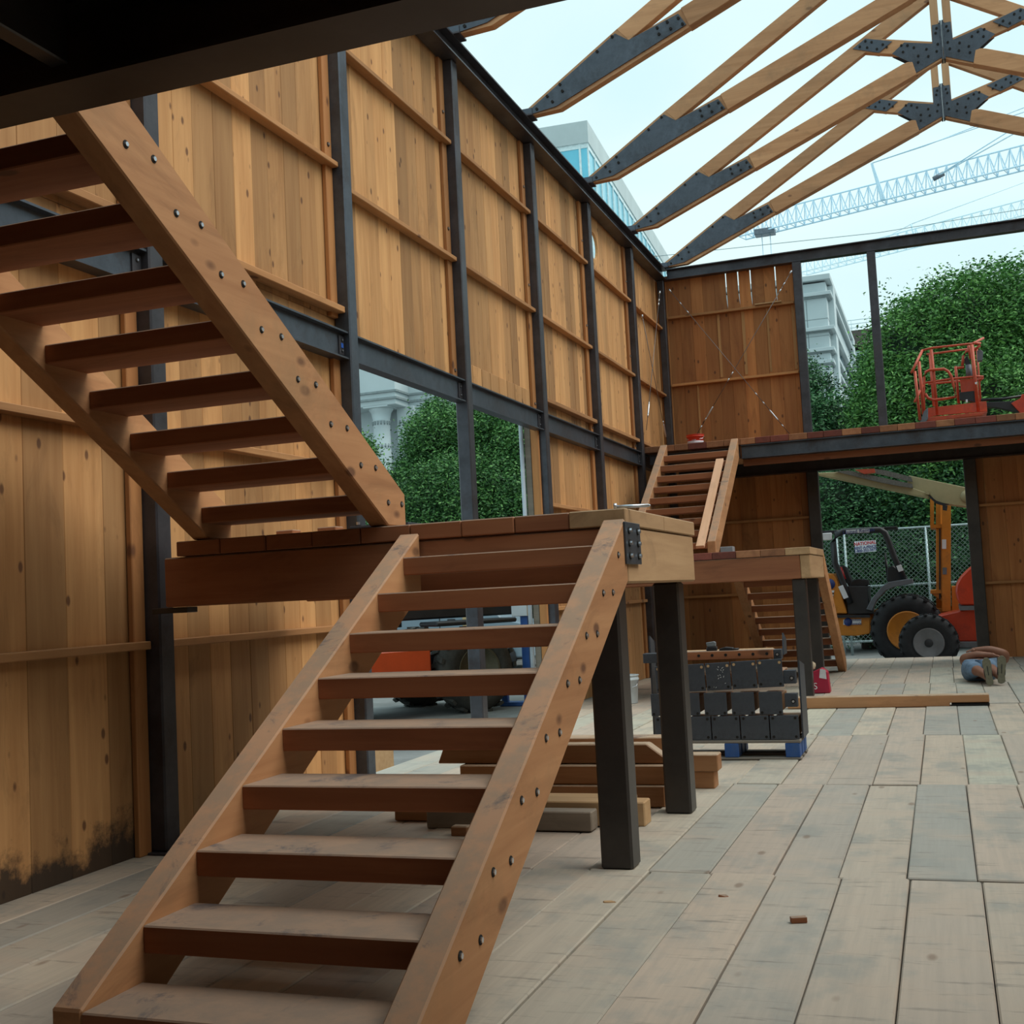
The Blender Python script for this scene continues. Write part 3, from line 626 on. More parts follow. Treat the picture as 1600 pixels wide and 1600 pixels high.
t = thing('drilled_timber', 'pale timber lying behind the drilled one on top of the plated stack', 'timber', (-2.0, 11.4, .9))
box('timber', t, (-2.55, -1.55), (YP+.24, YP+.50), (.905, .985), M['pale_x'])
for i, (x, y, z0, z1, lb) in enumerate(((-1.44, 11.25, .93, 1.13, 'upright steel plate at the right back end of the stack top'), (-1.295, 11.1, .179, .88, 'tall thin steel plate leaning on the right side of the plated stack'),
      (-2.70, 11.2, .0, 1.12, 'nearest of the thin steel plates standing on the left side of the plated stack'), (-2.76, 11.45, .0, 1.14, 'farther thin steel plate standing on the left side of the plated stack'))):
    o = prism('steel_plate', None, [(y, z0), (y+(.42 if i == 1 else .22), z0), (y+(.42 if i == 1 else .22), z1-.06), (y+.05, z1)], 0, x, x+.014, M['plate']); tag(o, lb, 'plate')
# tools on top of the stack
bk = paint('black_plastic', (.015, .016, .02), .45); gp = paint('grey_plastic', (.16, .18, .2), .5)
t = thing('cordless_drill', 'small black cordless power tool standing on top of the plated stack', 'power tool', (-2.06, 11.14, .995))
zz = .997
prism('battery', t, [(-2.12, zz), (-2.02, zz), (-2.02, zz+.035), (-2.11, zz+.04)], 1, YP+.08, YP+.14, bk, .004)
prism('body', t, [(-2.11, zz+.04), (-2.03, zz+.04), (-2.03, zz+.078), (-2.05, zz+.085), (-2.12, zz+.075)], 1, YP+.085, YP+.135, gp, .004)
t = thing('glove', 'flat dark work glove beside the power tool on the plated stack', 'glove', (-1.93, 11.12, .995))
prism('palm', t, [(-2.0, zz), (-1.99, zz+.018), (-1.94, zz+.03), (-1.87, zz+.022), (-1.86, zz)], 1, YP+.07, YP+.15, bk, .004)
for k in range(4): tube('finger', t, [(-1.88, YP+.08+k*.018, zz+.009), (-1.82, YP+.078+k*.019, zz+.008)], [.009, .007], bk, 6)
# ---- buckets, box ----
def bucket(name, label, loc, r, h, mat, band=None, group=None, cat='bucket'):
    t = thing(name, label, cat, loc)
    lathe('body', t, [(r*.84, 0), (r*.86, .005), (r*.97, h*.8), (r*1.05, h*.81), (r*1.05, h*.88), (r, h*.88), (r, h*.97), (r*1.07, h*.97), (r*1.07, h), (r*.95, h), (r*.82, .03), (0.001, .03)], loc, mat)
    x, y, z = loc
    tube('handle', t, [(x-r*1.06, y, z+h*.85), (x-r*.95, y-r*.5, z+h*.62), (x, y-r*1.0, z+h*.5), (x+r*.95, y-r*.5, z+h*.62), (x+r*1.06, y, z+h*.85)], .005, M['zinc'], 6)
    if band: lathe('label_band', t, [(r*.90, h*.1), (r*.955, h*.45)], loc, band)
    return t
bucket('bucket', 'white plastic bucket standing on the floor behind the near landing post', (-4.32, 16.5, .0), .17, .40, paint('white_plastic', (.62, .68, .72), .4))
p = W(1087, 695, y=22.0)
bucket('bucket', 'bright orange-red bucket on the far balcony above the stair', (p.x, 22.0, 4.222), .16, .22, paint('orange_bucket', (.75, .055, .02), .35), band=paint('white_label', (.55, .5, .55), .6))
t = thing('bag', 'red and white printed bag standing behind the far landing post', 'bag', (-1.78, 17.5, 0))
red = paint('red_card', (.42, .015, .05), .5); p = (-1.93, 17.4)
prism('body', t, [(-1.93, .002), (-1.60, .002), (-1.62, .30), (-1.70, .36), (-1.90, .27)], 1, 17.42, 17.62, red, .012)
prism('white_panel', t, [(-1.74, .22), (-1.64, .2), (-1.645, .33), (-1.72, .345)], 1, 17.412, 17.42, paint('white_print', (.7, .68, .7), .5))
text('letter', t, 'S', .13, (-1.80, 17.41, .10), (math.pi/2, 0, 0), paint('white_ink', (.8, .8, .8), .5))
bm = bmesh.new(); bmesh.ops.create_icosphere(bm, subdivisions=2, radius=.075); r = random.Random(5)
for v in bm.verts: v.co *= r.uniform(.75, 1.15)
obj('crumpled_paper', bm_mesh(bm, 'crumpled_paper', paint('kraft_paper', (.50, .40, .28), .8)), t, (-1.86, 17.52, .38))
# grey block on far landing, loose plank leaning on the far upper flight
a, c = W(1125, 853, y=17.3), W(1145, 862, y=17.3)
tag(box('concrete_block', None, (a.x, c.x), (17.3, 17.5), (2.072, 2.16), paint('grey_block', (.25, .26, .28), .8)), 'small grey block lying on the red planks of the far landing', 'block')
t = thing('leaning_plank', 'fresh pink-tan plank leaning on the far upper stair flight', 'plank', (-3.3, 18.3, 2.1))
d0, d1 = Vector((-3.50, 18.25, 2.11)), Vector((-3.46, 20.55, 3.68)); n = (d1-d0); L = n.length; ang = math.atan2(n.z, n.y)
o = obj('plank', boxmesh(.13, round(L, 2), .05, M['pink_y'], .004), t, (d0+d1)/2 + Vector((0, -.02, .10)), (ang, 0, 0))
# balcony scrap
o = box('wood_strip', None, (-3.15, -2.62), (23.86, 23.93), (7.195, 7.22), M['pale_x']); tag(o, 'loose pale strip lying on the upper batten of the far end wall', 'wood strip')
# ---- cable braces with turnbuckles ----
wire = paint('steel_wire', (.20, .19, .19), .4, .7)
def brace(label, a, b, tb=(.62, .72, .8, .9)):
    t = thing('cable_brace', label, 'cable', tuple(b), 'thin cable braces of the far bays'); a, b = Vector(a), Vector(b)
    tube('cable', t, [a, b], .0065, wire, 6)
    for f in tb:
        c = a.lerp(b, f); d = (b-a).normalized()*.05; tube('clamp', t, [c-d*.7, c+d*.7], .015, M['zinc'], 6)
    c = a.lerp(b, .86); d = (b-a).normalized()*.14; tube('turnbuckle', t, [c-d, c-d*.8, c+d*.8, c+d], [.01, .018, .018, .01], M['zinc'], 6)
    tube('shackle', t, [a, a.lerp(b, .02)], .02, M['zinc'], 6)
YB = 23.78
def wy(u, v): return W(u, v, y=YB)
brace('cable brace from the far corner down to the right across the end wall', wy(1045, 452), wy(1237, 682), (.1, .16, .72, .78, .93))
brace('cable brace from the right end wall post down left to the orange bucket', wy(1237, 423), wy(1088, 680), (.08, .12, .62, .66, .9, .95))
def wx(u, v): return W(u, v, x=-4.96)
brace('pale cable brace on the left wall, hooked high in the far corner', wx(1031, 455), wx(1010, 672), (.07, .1, .82, .9))
brace('cable brace on the left wall running down into the far corner', wx(1003, 492), wx(1044, 700), (.80, .84, .9))
# conduit in the second open bay
t = thing('conduit', 'pale grey vertical conduit beside the orange jamb at the far side of the opening', 'pipe', (-5.3, 15.3, 0))
a = W(825, 740, x=-5.32)
tube('pipe', t, [(-5.335, 15.40, -.35), (-5.335, 15.40, 4.0)], .03, paint('pale_conduit', (.42, .48, .55), .4), 10)
box('timber_post', t, (-5.30, -5.21), (15.42, 15.54), (-.35, 4.1), M['grey_x'])
box('clip', t, (-5.36, -5.20), (15.40, 15.425), (2.25, 2.33), M['plate'])
# jamb at the first closed bay edge, full height, facing the opening
tag(box('door_jamb', None, (XW-.05, XW+.06), (15.40, 15.455), (0.0, 4.1), M['jamb_z']), 'upright orange jamb board in front of the third wall post', 'jamb')
# ================= PERSON LYING ON THE FLOOR =================
def skinned(name, parent, chains, mat, loc, sub=2):
    """chains: lists of (x,y,z,r) sharing equal points where limbs join"""
    idx = {}; vs = []; rs = []; es = []
    for ch in chains:
        prev = None
        for x, y, z, r in ch:
            k = (round(x, 4), round(y, 4), round(z, 4))
            if k not in idx: idx[k] = len(vs); vs.append(Vector((x, y, z))-Vector(loc)); rs.append(r)
            i = idx[k]
            if prev is not None and prev != i: es.append((prev, i))
            prev = i
    me = bpy.data.meshes.new(name); me.from_pydata(vs, es, []); me.materials.append(mat)
    o = obj(name, me, parent, loc)
    sk = o.modifiers.new('skin', 'SKIN'); sk.use_smooth_shade = True
    for v, r in zip(me.skin_vertices[0].data, rs): v.radius = (r*1.28, r*1.28)
    me.skin_vertices[0].data[0].use_root = True
    ss = o.modifiers.new('sub', 'SUBSURF'); ss.levels = sub; ss.render_levels = sub
    return o
skin_m = paint('tanned_skin', (.24, .105, .065), .55, var=.12, scale=8)
denim = paint('washed_denim', (.13, .20, .30), .85, var=.3, scale=14, bump=.3)
shirt = paint('black_shirt', (.012, .012, .015), .85)
sole = paint('olive_grey_sole', (.155, .14, .095), .8, var=.2, scale=25, bump=.4)
hair = paint('dark_hair', (.03, .02, .015), .8)
PO = (.50, 18.9, 0)
t = thing('person', 'person lying on their back on the plank floor in denim shorts with arms folded', 'person', PO)
pel = (.36, 18.98, .165); ch = (.50, 19.42, .19); nk = (.53, 19.70, .17)
ch_ = []
ch_.append([(*pel, .135), (.43, 19.2, .18, .125), (*ch, .15), (*nk, .062), (.535, 19.80, .165, .10), (.54, 19.90, .17, .095)])
ch_.append([(*pel, .135), (.31, 18.88, .15, .10), (.33, 18.62, .20, .078), (.42, 18.42, .17, .055), (.50, 18.22, .12, .042), (.505, 18.13, .09, .04)])
ch_.append([(*pel, .135), (.47, 18.88, .15, .10), (.55, 18.62, .21, .078), (.60, 18.42, .18, .055), (.66, 18.22, .13, .042), (.665, 18.13, .10, .04)])
# arms: out to the elbows, forearms crossed above the belly, hands with five fingers
def hand(w, d, up):
    w = Vector(w); d = Vector(d).normalized(); s = d.cross(Vector(up)).normalized(); c = [(*w, .03)]
    p = w + d*.05; res = [[(*w, .03), (*p, .032)]]
    for k, (o, l) in enumerate(((-.03, .06), (-.01, .075), (.01, .072), (.03, .058))):
        a = p + s*o*.9 + d*.02; b = a + d*l*.55; e = b + (d*.75 - Vector(up)*.45).normalized()*l*.5
        res.append([(*p, .032), (*a, .010), (*b, .0095), (*e, .008)])
    a = w + d*.02 - s*.035; b = a + (d*.6 - s*.6).normalized()*.045; res.append([(*w, .03), (*a, .012), (*b, .009)])
    return res
Lw = (.60, 19.12, .365); Rw = (.40, 19.24, .44)
ch_.append([(*ch, .15), (.33, 19.50, .20, .068), (.235, 19.36, .24, .055), (.215, 19.22, .32, .054), (.40, 19.15, .375, .048), (*Lw, .03)])
ch_ += hand(Lw, (.8, -.15, -.12), (0, 0, 1))
ch_.append([(*ch, .15), (.68, 19.50, .21, .068), (.80, 19.38, .27, .055), (.815, 19.26, .37, .052), (.60, 19.24, .44, .048), (*Rw, .03)])
ch_ += hand(Rw, (-.8, -.1, -.1), (0, 0, 1))
body = skinned('body', t, ch_, skin_m, PO)
skinned('shirt', t, [[(.38, 19.06, .165, .145), (.43, 19.2, .18, .142), (ch[0], ch[1], ch[2], .168), (.525, 19.58, .18, .10)],
    [(ch[0], ch[1], ch[2], .168), (.34, 19.49, .20, .085), (.26, 19.40, .225, .075)], [(ch[0], ch[1], ch[2], .168), (.67, 19.49, .21, .085), (.765, 19.42, .245, .075)]], shirt, PO)
skinned('denim_shorts', t, [[(.375, 19.04, .165, .148), (pel[0], pel[1], pel[2], .158), (.31, 18.88, .155, .122), (.325, 18.64, .20, .105), (.40, 18.47, .19, .085)],
    [(pel[0], pel[1], pel[2], .158), (.47, 18.88, .155, .122), (.545, 18.64, .21, .103), (.585, 18.47, .19, .083)]], denim, PO)
lathe('hair', t, [(.001, .112), (.06, .10), (.10, .05), (.108, 0), (.095, -.04), (.001, -.06)], (.54, 19.93, .17), hair, axis=1, seg=16)
for sx in (-1, 1): lathe('ear', t, [(.001, -.008), (.025, -.004), (.022, .006), (.001, .01)], (.54+sx*.1, 19.84, .165), skin_m, axis=0, seg=10)
lathe('nose', t, [(.016, 0), (.010, .03), (.001, .038)], (.537, 19.82, .255), skin_m, seg=8)
for sx in (-1, 1): lathe('eye', t, [(.012, 0), (.001, .006)], (.537+sx*.035, 19.85, .253), hair, seg=8)
box('mouth', t, (.515, .56), (19.768, 19.776), (.245, .252), paint('lips', (.3, .08, .07), .6), .002)
# shoes with the soles towards the camera
for sx, cx, cy, dz, ro in ((0, .515, 18.06, .0, -.08), (1, .695, 18.10, .02, .10)):
    out = [(.0, .0), (.045, .02), (.052, .07), (.043, .14), (.052, .22), (.062, .29), (.052, .36), (.02, .395), (-.02, .395), (-.055, .35), (-.06, .28), (-.045, .2), (-.042, .13), (-.05, .06), (-.04, .015)]
    s = thing('shoe', '', 'x'); bpy.data.objects.remove(s)
    sh = prism('shoe', t, [(x+cx, z) for x, z in out], 1, cy, cy+.028, sole, ch=.006)
    sh.location.z += dz; sh.rotation_euler = (-.10, ro, 0)
    up_ = skinned('shoe_upper', sh, [[(cx, cy+.05, .06, .05), (cx, cy+.06, .14, .052), (cx, cy+.05, .24, .045), (cx, cy+.035, .33, .035)], [(cx, cy+.06, .14, .052), (cx, cy+.12, .12, .05)]], shirt, (cx, cy, .2), sub=1)
    up_.location = Vector((0, .0, .0)) + Vector((0, .0, .0)); up_.location = (0, -.014, .2-sh.location.z+dz)
# ================= YARD BEYOND THE DOORWAY =================
org = paint('yellow_orange_machine_paint', (.62, .235, .03), .4, var=.08, dirt=(.30, .12, .03))
redp = paint('red_machine_paint', (.58, .055, .02), .35, var=.1, dirt=(.25, .03, .02))
orr = paint('scuffed_orange_red_paint', (.52, .075, .028), .5, var=.2, scale=8, dirt=(.35, .07, .05))
rub = paint('tyre_rubber', (.018, .021, .026), .8, var=.3, scale=9, bump=.5)
blk = paint('machine_black', (.018, .021, .027), .5, var=.25)
grm = paint('machine_grey', (.13, .15, .18), .5, var=.2)
tan = paint('cream_boom_paint', (.42, .38, .22), .45, var=.08, dirt=(.33, .29, .17))
chn = paint('grey_cable_track', (.14, .14, .13), .6, var=.4, scale=40)
wht = paint('white_decal', (.72, .78, .85), .5, var=.05)
blu = paint('blue_ink', (.02, .05, .22), .5); rdi = paint('red_ink', (.55, .02, .03), .5)
def PY(u, v, y): p = W(u, v, y=y); return (p.x, p.z)
def C1(*p): return [(1240+a/4.4444, 700+b/4.4444) for a, b in p]
def poly(name, parent, pts, y, y2, mat, ch=.0):
    return prism(name, parent, [PY(u, v, y) for u, v in pts], 1, y, y2, mat, ch)
def wheel(parent, cx, cz, cy, r, w, rim, rimr, lugs=22, name='wheel'):
    """axle along y, outer face towards the camera"""
    wl_ = lathe(name, parent, [(rimr, -w/2), (r*.80, -w/2), (r*.93, -w*.42), (r, -w*.30), (r, w*.30), (r*.93, w*.42), (r*.8, w/2), (rimr, w/2), (rimr, -w/2)], (cx, cy, cz), rub, axis=1, seg=40, cap=False)
    bm = bmesh.new()
    for k in range(lugs):
        a = 2*math.pi*k/lugs; 
        for s in (-1, 1):
            aa = a + (0 if s < 0 else math.pi/lugs); c, sn = math.cos(aa), math.sin(aa); T_ = Vector((-sn, 0, c)); R_ = Vector((c, 0, sn))
            q = [R_*r*.97 + T_*d + Vector((0, y, 0)) for d, y in ((-.05*r, s*w*.02), (.05*r, s*w*.02), (.11*r, s*w*.47), (.0, s*w*.47))]
            q2 = [p + R_*r*.06 for p in q]; A = [bm.verts.new(p) for p in q]; B = [bm.verts.new(p) for p in q2]
            bm.faces.new(A); bm.faces.new(B[::-1])
            for i in range(4): bm.faces.new((A[i], B[i], B[(i+1) % 4], A[(i+1) % 4]))
    bmesh.ops.recalc_face_normals(bm, faces=bm.faces[:]); lg = obj('tread_lugs', bm_mesh(bm, 'tread_lugs', rub), wl_, (cx, cy, cz)); lg['kind'] = 'stuff'
    rm = lathe('rim', wl_, [(rimr, -w/2), (rimr*1.02, -w/2-.01), (rimr*.92, -w/2), (rimr*.86, -w*.30), (rimr*.45, -w*.25), (rimr*.42, -w*.40), (rimr*.3, -w*.42), (.001, -w*.42)], (cx, cy, cz), rim, axis=1, seg=32)
    hub = lathe('hub', wl_, [(rimr*.28, -w*.55), (rimr*.26, -w*.56), (.001, -w*.56)], (cx, cy, cz), blk, axis=1, seg=16)
    for k in range(8):
        a = 2*math.pi*k/8; bolt(wl_, (cx+rimr*.62*math.cos(a), cy-w*.27, cz+rimr*.62*math.sin(a)), 1, .022, .03, -1, mat=grm)
    return wl_
# --- rough terrain forklift ---
Y = 28.0; S = Y/1850
t = thing('forklift', 'yellow-orange rough terrain forklift with black roll cage seen through the doorway', 'forklift', (-1.2, Y, -.35))
poly('hood', t, C1((150, 868), (272, 872), (300, 905), (372, 1150), (150, 1150)), Y-.55, Y+.75, org, .02)
poly('chassis', t, C1((150, 1158), (530, 1158), (530, 1290), (440, 1305), (150, 1300)), Y-.50, Y+.7, org, .015)
poly('chassis_top', t, C1((255, 1160), (530, 1158), (530, 1178), (255, 1180)), Y-.56, Y-.50, blk)
poly('front_frame', t, C1((520, 1140), (700, 1080), (1110, 1130), (1145, 1160), (1145, 1290), (560, 1290)), Y-.1, Y+.5, org)
poly('cab_floor', t, C1((368, 960), (515, 960), (520, 1080), (560, 1150), (375, 1155)), Y-.5, Y+.6, blk, .01)
poly('fender', t, C1((505, 1120), (540, 1050), (610, 965), (660, 930), (825, 905), (830, 940), (700, 965), (640, 990), (575, 1060), (545, 1130)), Y-.62, Y-.15, grm, .01)
def seg(name, parent, a, b, r, mat, y): a, b = PY(*a, y), PY(*b, y); return tube(name, parent, [(a[0], y, a[1]), (b[0], y, b[1])], r, mat, 8)
for yy in (Y-.5, Y+.6):
    pts = [PY(*q, yy) for q in C1((395, 1080), (345, 940), (288, 800), (275, 660), (300, 600), (345, 580), (600, 568), (636, 590), (655, 640), (700, 760), (765, 905))]
    tube('roll_cage', t, [(x, yy, z) for x, z in pts], .07, blk, 10)
for q in C1((310, 590), (620, 572)):
    x, z = PY(*q, Y); tube('cage_bar', t, [(x, Y-.5, z), (x, Y+.6, z)], .06, blk)
x, z = PY(*C1((450, 580))[0], Y); box('canopy', t, (x-.85, x+.85), (Y-.4, Y+.5), (z+.0, z+.05), blk)
d = poly('top_decal', t, C1((364, 570), (525, 562), (527, 586), (366, 594)), Y-.60, Y-.585, wht)
x, z = PY(*C1((452, 578))[0], Y-.6); text('lettering', d, 'United Rentals', .115, (x, Y-.605, z), (math.pi/2, -.05, 0), blu)
d = poly('side_decal', t, C1((345, 1190), (470, 1188), (470, 1225), (345, 1228)), Y-.515, Y-.505, wht, .004)
x, z = PY(*C1((430, 1207))[0], Y-.52); text('lettering', d, 'United\nRentals', .085, (x, Y-.518, z), (math.pi/2, 0, 0), blu)
x, z = PY(*C1((378, 1208))[0], Y-.52); lathe('logo', d, [(.001, -.004), (.09, -.003), (.09, .003)], (x, Y-.52, z), blu, axis=1, seg=20)
poly('hood_decal', t, C1((245, 990), (282, 988), (274, 1048), (252, 1050)), Y-.56, Y-.55, wht); poly('decal_stripe', t, C1((243, 1006), (280, 1004), (278, 1016), (246, 1018)), Y-.57, Y-.56, blk); poly('decal_stripe', t, C1((247, 1028), (276, 1026), (275, 1036), (249, 1038)), Y-.57, Y-.56, blk)
x, z = PY(*C1((250, 945))[0], Y-.56); lathe('logo', t, [(.001, -.006), (.12, -.004), (.12, .004)], (x, Y-.56, z), blu, axis=1, seg=20)
x, z = PY(*C1((272, 1114))[0], Y-.56); text('number', t, '3', .22, (x-.05, Y-.565, z), (math.pi/2, 0, 0), wht)
for q, a in ((C1((345, 1000))[0], -.35), (C1((738, 835))[0], -.3)):
    x, z = PY(*q, Y-.6); box('label', t, (x-.055, x+.055), (Y-.605, Y-.59), (z-.15 if a < -.3 else z-.07, z+.15 if a < -.3 else z+.07), wht, .002, rot=(0, a, 0))
# seat, extinguisher, dash
poly('seat_back', t, C1((330, 810), (365, 830), (410, 930), (420, 965), (385, 965), (345, 900)), Y-.2, Y+.3, blk, .02)
poly('seat', t, C1((385, 965), (400, 925), (440, 908), (515, 915), (520, 945), (500, 965)), Y-.25, Y+.3, blk, .02)
a, b = [PY(*q, Y-.45) for q in C1((315, 830), (345, 915))]; tube('fire_extinguisher', t, [(a[0], Y-.45, a[1]), (b[0], Y-.45, b[1])], .07, paint('extinguisher_red', (.4, .02, .02), .3), 10)
poly('dashboard', t, C1((645, 905), (650, 830), (690, 815), (740, 850), (790, 905), (790, 930), (650, 930)), Y-.3, Y+.3, blk, .02)
a, b = [PY(*q, Y) for q in C1((640, 780), (655, 900))]; tube('steering_column', t, [(a[0], Y, a[1]), (b[0], Y, b[1])], .03, blk)
lathe('steering_wheel', t, [(.17, -.015), (.20, 0), (.17, .015)], (a[0], Y, a[1]), blk, axis=0, seg=20)
x, z = PY(*C1((240, 612))[0], Y-.5); box('work_lamp', t, (x-.12, x+.08), (Y-.56, Y-.42), (z-.09, z+.07), wht, .01)
cx, cz = PY(*C1((790, 1215))[0], Y-.7); cz = .42
wheel(t, cx, cz, Y-.75, .755, .5, org, .42, 20)
wheel(t, cx, cz, Y+.85, .755, .5, org, .42, 20)
wheel(t, cx-3.3, .12, Y-.65, .47, .35, org, .26, 16); wheel(t, cx-3.3, .12, Y+.75, .47, .35, org, .26, 16)
# mast
m = poly('mast_rail', t, C1((988, 560), (1090, 560), (1090, 1135), (1120, 1135), (955, 1010), (990, 985)), Y-.35, Y-.12, org, .008)
poly('mast_rail', t, C1((948, 350), (975, 350), (975, 545), (948, 545)), Y-.33, Y-.22, org)
poly('mast_rail', t, C1((988, 380), (1020, 380), (1020, 560), (988, 560)), Y-.33, Y-.22, org)
poly('mast_rail', t, C1((1030, 385), (1088, 390), (1092, 1135), (1030, 1135)), Y-.45, Y-.2, org)
poly('mast_rail', t, C1((988, 380), (1092, 390), (1092, 1135), (990, 1135)), Y+.6, Y+.75, org)
for v in (545, 1000): 
    q = PY(*C1((1020, v))[0], Y); poly('mast_crossbar', t, C1((950, v-12), (1065, v-18), (1065, v+8), (950, v+12)), Y-.38, Y+.7, org)
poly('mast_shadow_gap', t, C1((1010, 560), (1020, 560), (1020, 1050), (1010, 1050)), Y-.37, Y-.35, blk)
poly('mast_label', t, C1((1030, 635), (1060, 635), (1060, 700), (1030, 700)), Y-.47, Y-.46, wht); poly('mast_label', t, C1((1035, 830), (1064, 830), (1064, 878), (1035, 878)), Y-.47, Y-.46, grm)
poly('carriage', t, C1((1100, 960), (1145, 960), (1150, 1150), (1100, 1150)), Y-.4, Y+.7, org); poly('fork', t, C1((1100, 1300), (1350, 1320), (1350, 1335), (1100, 1330)), Y-.3, Y-.15, blk); poly('fork', t, C1((1100, 1300), (1350, 1320), (1350, 1335), (1100, 1330)), Y+.45, Y+.6, blk)
# --- red boom lift ---
Y = 25.9
t = thing('boom_lift', 'red boom lift with grey wheel and cream boom behind the right door post', 'boom lift', (1.3, Y, -.35))
cx, cz = PY(*C1((935, 1295))[0], Y-.2); cz = .22
wheel(t, cx, cz, Y-.15, .57, .38, paint('grey_rim', (.17, .18, .2), .5), .30, 20)
wheel(t, cx, cz, Y+1.75, .57, .38, grm, .30, 20); wheel(t, cx+2.6, cz, Y-.15, .57, .38, grm, .30, 20); wheel(t, cx+2.6, cz, Y+1.75, .57, .38, grm, .30, 20)
poly('chassis', t, C1((1000, 1168), (1290, 1100), (1700, 1080), (1800, 1340), (1080, 1345), (1060, 1230)), Y+.1, Y+1.5, redp, .02)
poly('step', t, C1((1145, 1348), (1700, 1345), (1700, 1385), (1150, 1385)), Y-.1, Y+.15, grm)
poly('turret_hood', t, C1((1265, 800), (1215, 838), (1160, 895), (1130, 950), (1125, 1000), (1140, 1060), (1158, 1092), (1700, 1092), (1700, 800)), Y+.0, Y+1.4, redp, .03)
poly('turret_trim', t, C1((1150, 1098), (1700, 1085), (1700, 1115), (1155, 1128)), Y-.03, Y+1.42, grm)
poly('boom', t, C1((800, 190), (1230, 280), (1700, 370), (1700, 520), (1225, 412), (1080, 392), (990, 375), (940, 320), (780, 285)), Y+.5, Y+.95, tan, .01)
poly('boom_extension', t, C1((60, 140), (180, 172), (360, 165), (800, 268), (940, 318), (940, 350), (180, 190), (60, 160)), Y+.45, Y+.75, tan, .008)
poly('cable_track', t, C1((290, 163), (380, 155), (825, 250), (830, 278), (720, 262), (600, 238)), Y+.36, Y+.45, chn)
poly('cable_track', t, C1((560, 145), (640, 155), (815, 200), (828, 235), (790, 228), (560, 172)), Y+.36, Y+.45, chn)
poly('boom_rib', t, C1((180, 183), (930, 340), (930, 352), (180, 195)), Y+.42, Y+.45, paint('boom_edge', (.30, .27, .15), .5))
poly('boom_hook', t, C1((918, 298), (940, 298), (940, 325), (918, 320)), Y+.4, Y+.5, tan)
poly('boom_hose', t, C1((935, 320), (990, 365), (1050, 385), (1080, 392), (1040, 400), (990, 385), (950, 350)), Y+.42, Y+.5, blk)
poly('boom_pin', t, C1((1035, 395), (1070, 400), (1065, 435), (1035, 430)), Y+.4, Y+.5, blk)
x, z = PY(*C1((1205, 335))[0], Y+.49); lathe('boom_pivot', t, [(.001, -.03), (.13, -.02), (.13, .02)], (x, Y+.49, z), tan, axis=1, seg=20)
poly('tool_tray', t, C1((425, 150), (560, 143), (568, 170), (490, 180)), Y+.30, Y+.5, orr)
# arm that carries the basket, out to the right
pts = [(2.35, 1.0), (3.6, 3.3), (4.1, 4.6)]
# --- basket above the far balcony ---
Y = 26.6
def C2(*p): return [(1400+a/8, 500+b/8) for a, b in p]
t = thing('lift_basket', 'scuffed orange work platform basket of a lift standing above the far balcony', 'lift basket', (.6, Y, 4.4))
def rail(pts, y, r=.023, mat=orr, name='rail'):
    q = [PY(*p, y) for p in C2(*pts)]; yy = y
    return tube(name, t, [(a, yy, b) for a, b in q], r, mat, 8)
def rail3(a, ya, b, yb, r=.028, name='rail'):
    p, q = PY(*C2(a)[0], ya), PY(*C2(b)[0], yb); return tube(name, t, [(p[0], ya, p[1]), (q[0], yb, q[1])], r, orr, 8)
YF, YN = Y+.9, Y
rail([(330, 380), (440, 350), (900, 300), (960, 295)], YN); rail3((195, 655), YN-.5, (330, 380), YN); rail3((960, 295), YN, (1090, 228), YF)
rail([(350, 790), (460, 770), (700, 735), (1000, 705), (1095, 708)], YN); rail3((235, 1020), YN-.5, (350, 790), YN)
rail([(440, 370), (515, 1180)], YN, .035, name='upright'); rail([(945, 310), (1030, 1140)], YN, .04, name='upright'); rail([(905, 320), (935, 480)], YN+.1, .03, name='upright')
rail([(235, 640), (300, 1250)], YN-.45, .03, name='upright'); rail([(285, 520), (345, 1180)], YN-.2, .035, name='upright'); rail([(745, 580), (785, 1040)], YN+.3, .03, name='upright')
rail([(350, 1180), (345, 900), (350, 720), (370, 650), (420, 625), (600, 612), (650, 640), (690, 700), (720, 820), (745, 960), (600, 985), (470, 1000), (400, 975), (365, 920)], YN-.05, .03, name='gate')
rail([(830, 570), (840, 450), (880, 390), (930, 380)], YN+.1, .028); rail([(760, 600), (850, 590)], YN+.1, .028); rail([(970, 380), (1050, 320), (1060, 295), (960, 290)], YN+.15, .028); rail([(1040, 760), (1090, 715)], YN+.1, .028)
for yy in (YF,):
    rail([(380, 430), (1010, 350)], yy, .022); rail([(400, 800), (1060, 740)], yy, .022); rail([(420, 430), (470, 1080)], yy, .022, name='upright'); rail([(1010, 350), (1060, 1040)], yy, .022, name='upright')
def pl2(name, pts, y0, y1, mat): return prism(name, t, [PY(*p, y0) for p in C2(*pts)], 1, y0, y1, mat, .004)
pl2('toe_board', [(390, 1100), (1130, 1015), (1140, 1140), (520, 1190), (400, 1215)], YN-.02, YN+.03, orr); pl2('floor_tray', [(330, 1235), (400, 1215), (1145, 1145), (1080, 1185), (400, 1265), (330, 1268)], YN-.3, YF, orr)
pl2('end_plate', [(300, 1270), (350, 1140), (400, 1095), (400, 1230), (360, 1275)], YN-.45, YN-.3, grm)
pl2('control_box', [(800, 745), (980, 730), (985, 885), (815, 905)], YN+.1, YN+.3, orr); pl2('panel', [(790, 905), (995, 880), (1005, 1025), (795, 1000)], YN+.1, YN+.2, blk)
pl2('control_cover', [(840, 500), (890, 440), (935, 560), (970, 700), (880, 700), (900, 590)], YN+.2, YN+.35, blk); pl2('lamp', [(1015, 380), (1060, 370), (1090, 400), (1080, 505), (1020, 510)], YN+.2, YN+.4, grm)
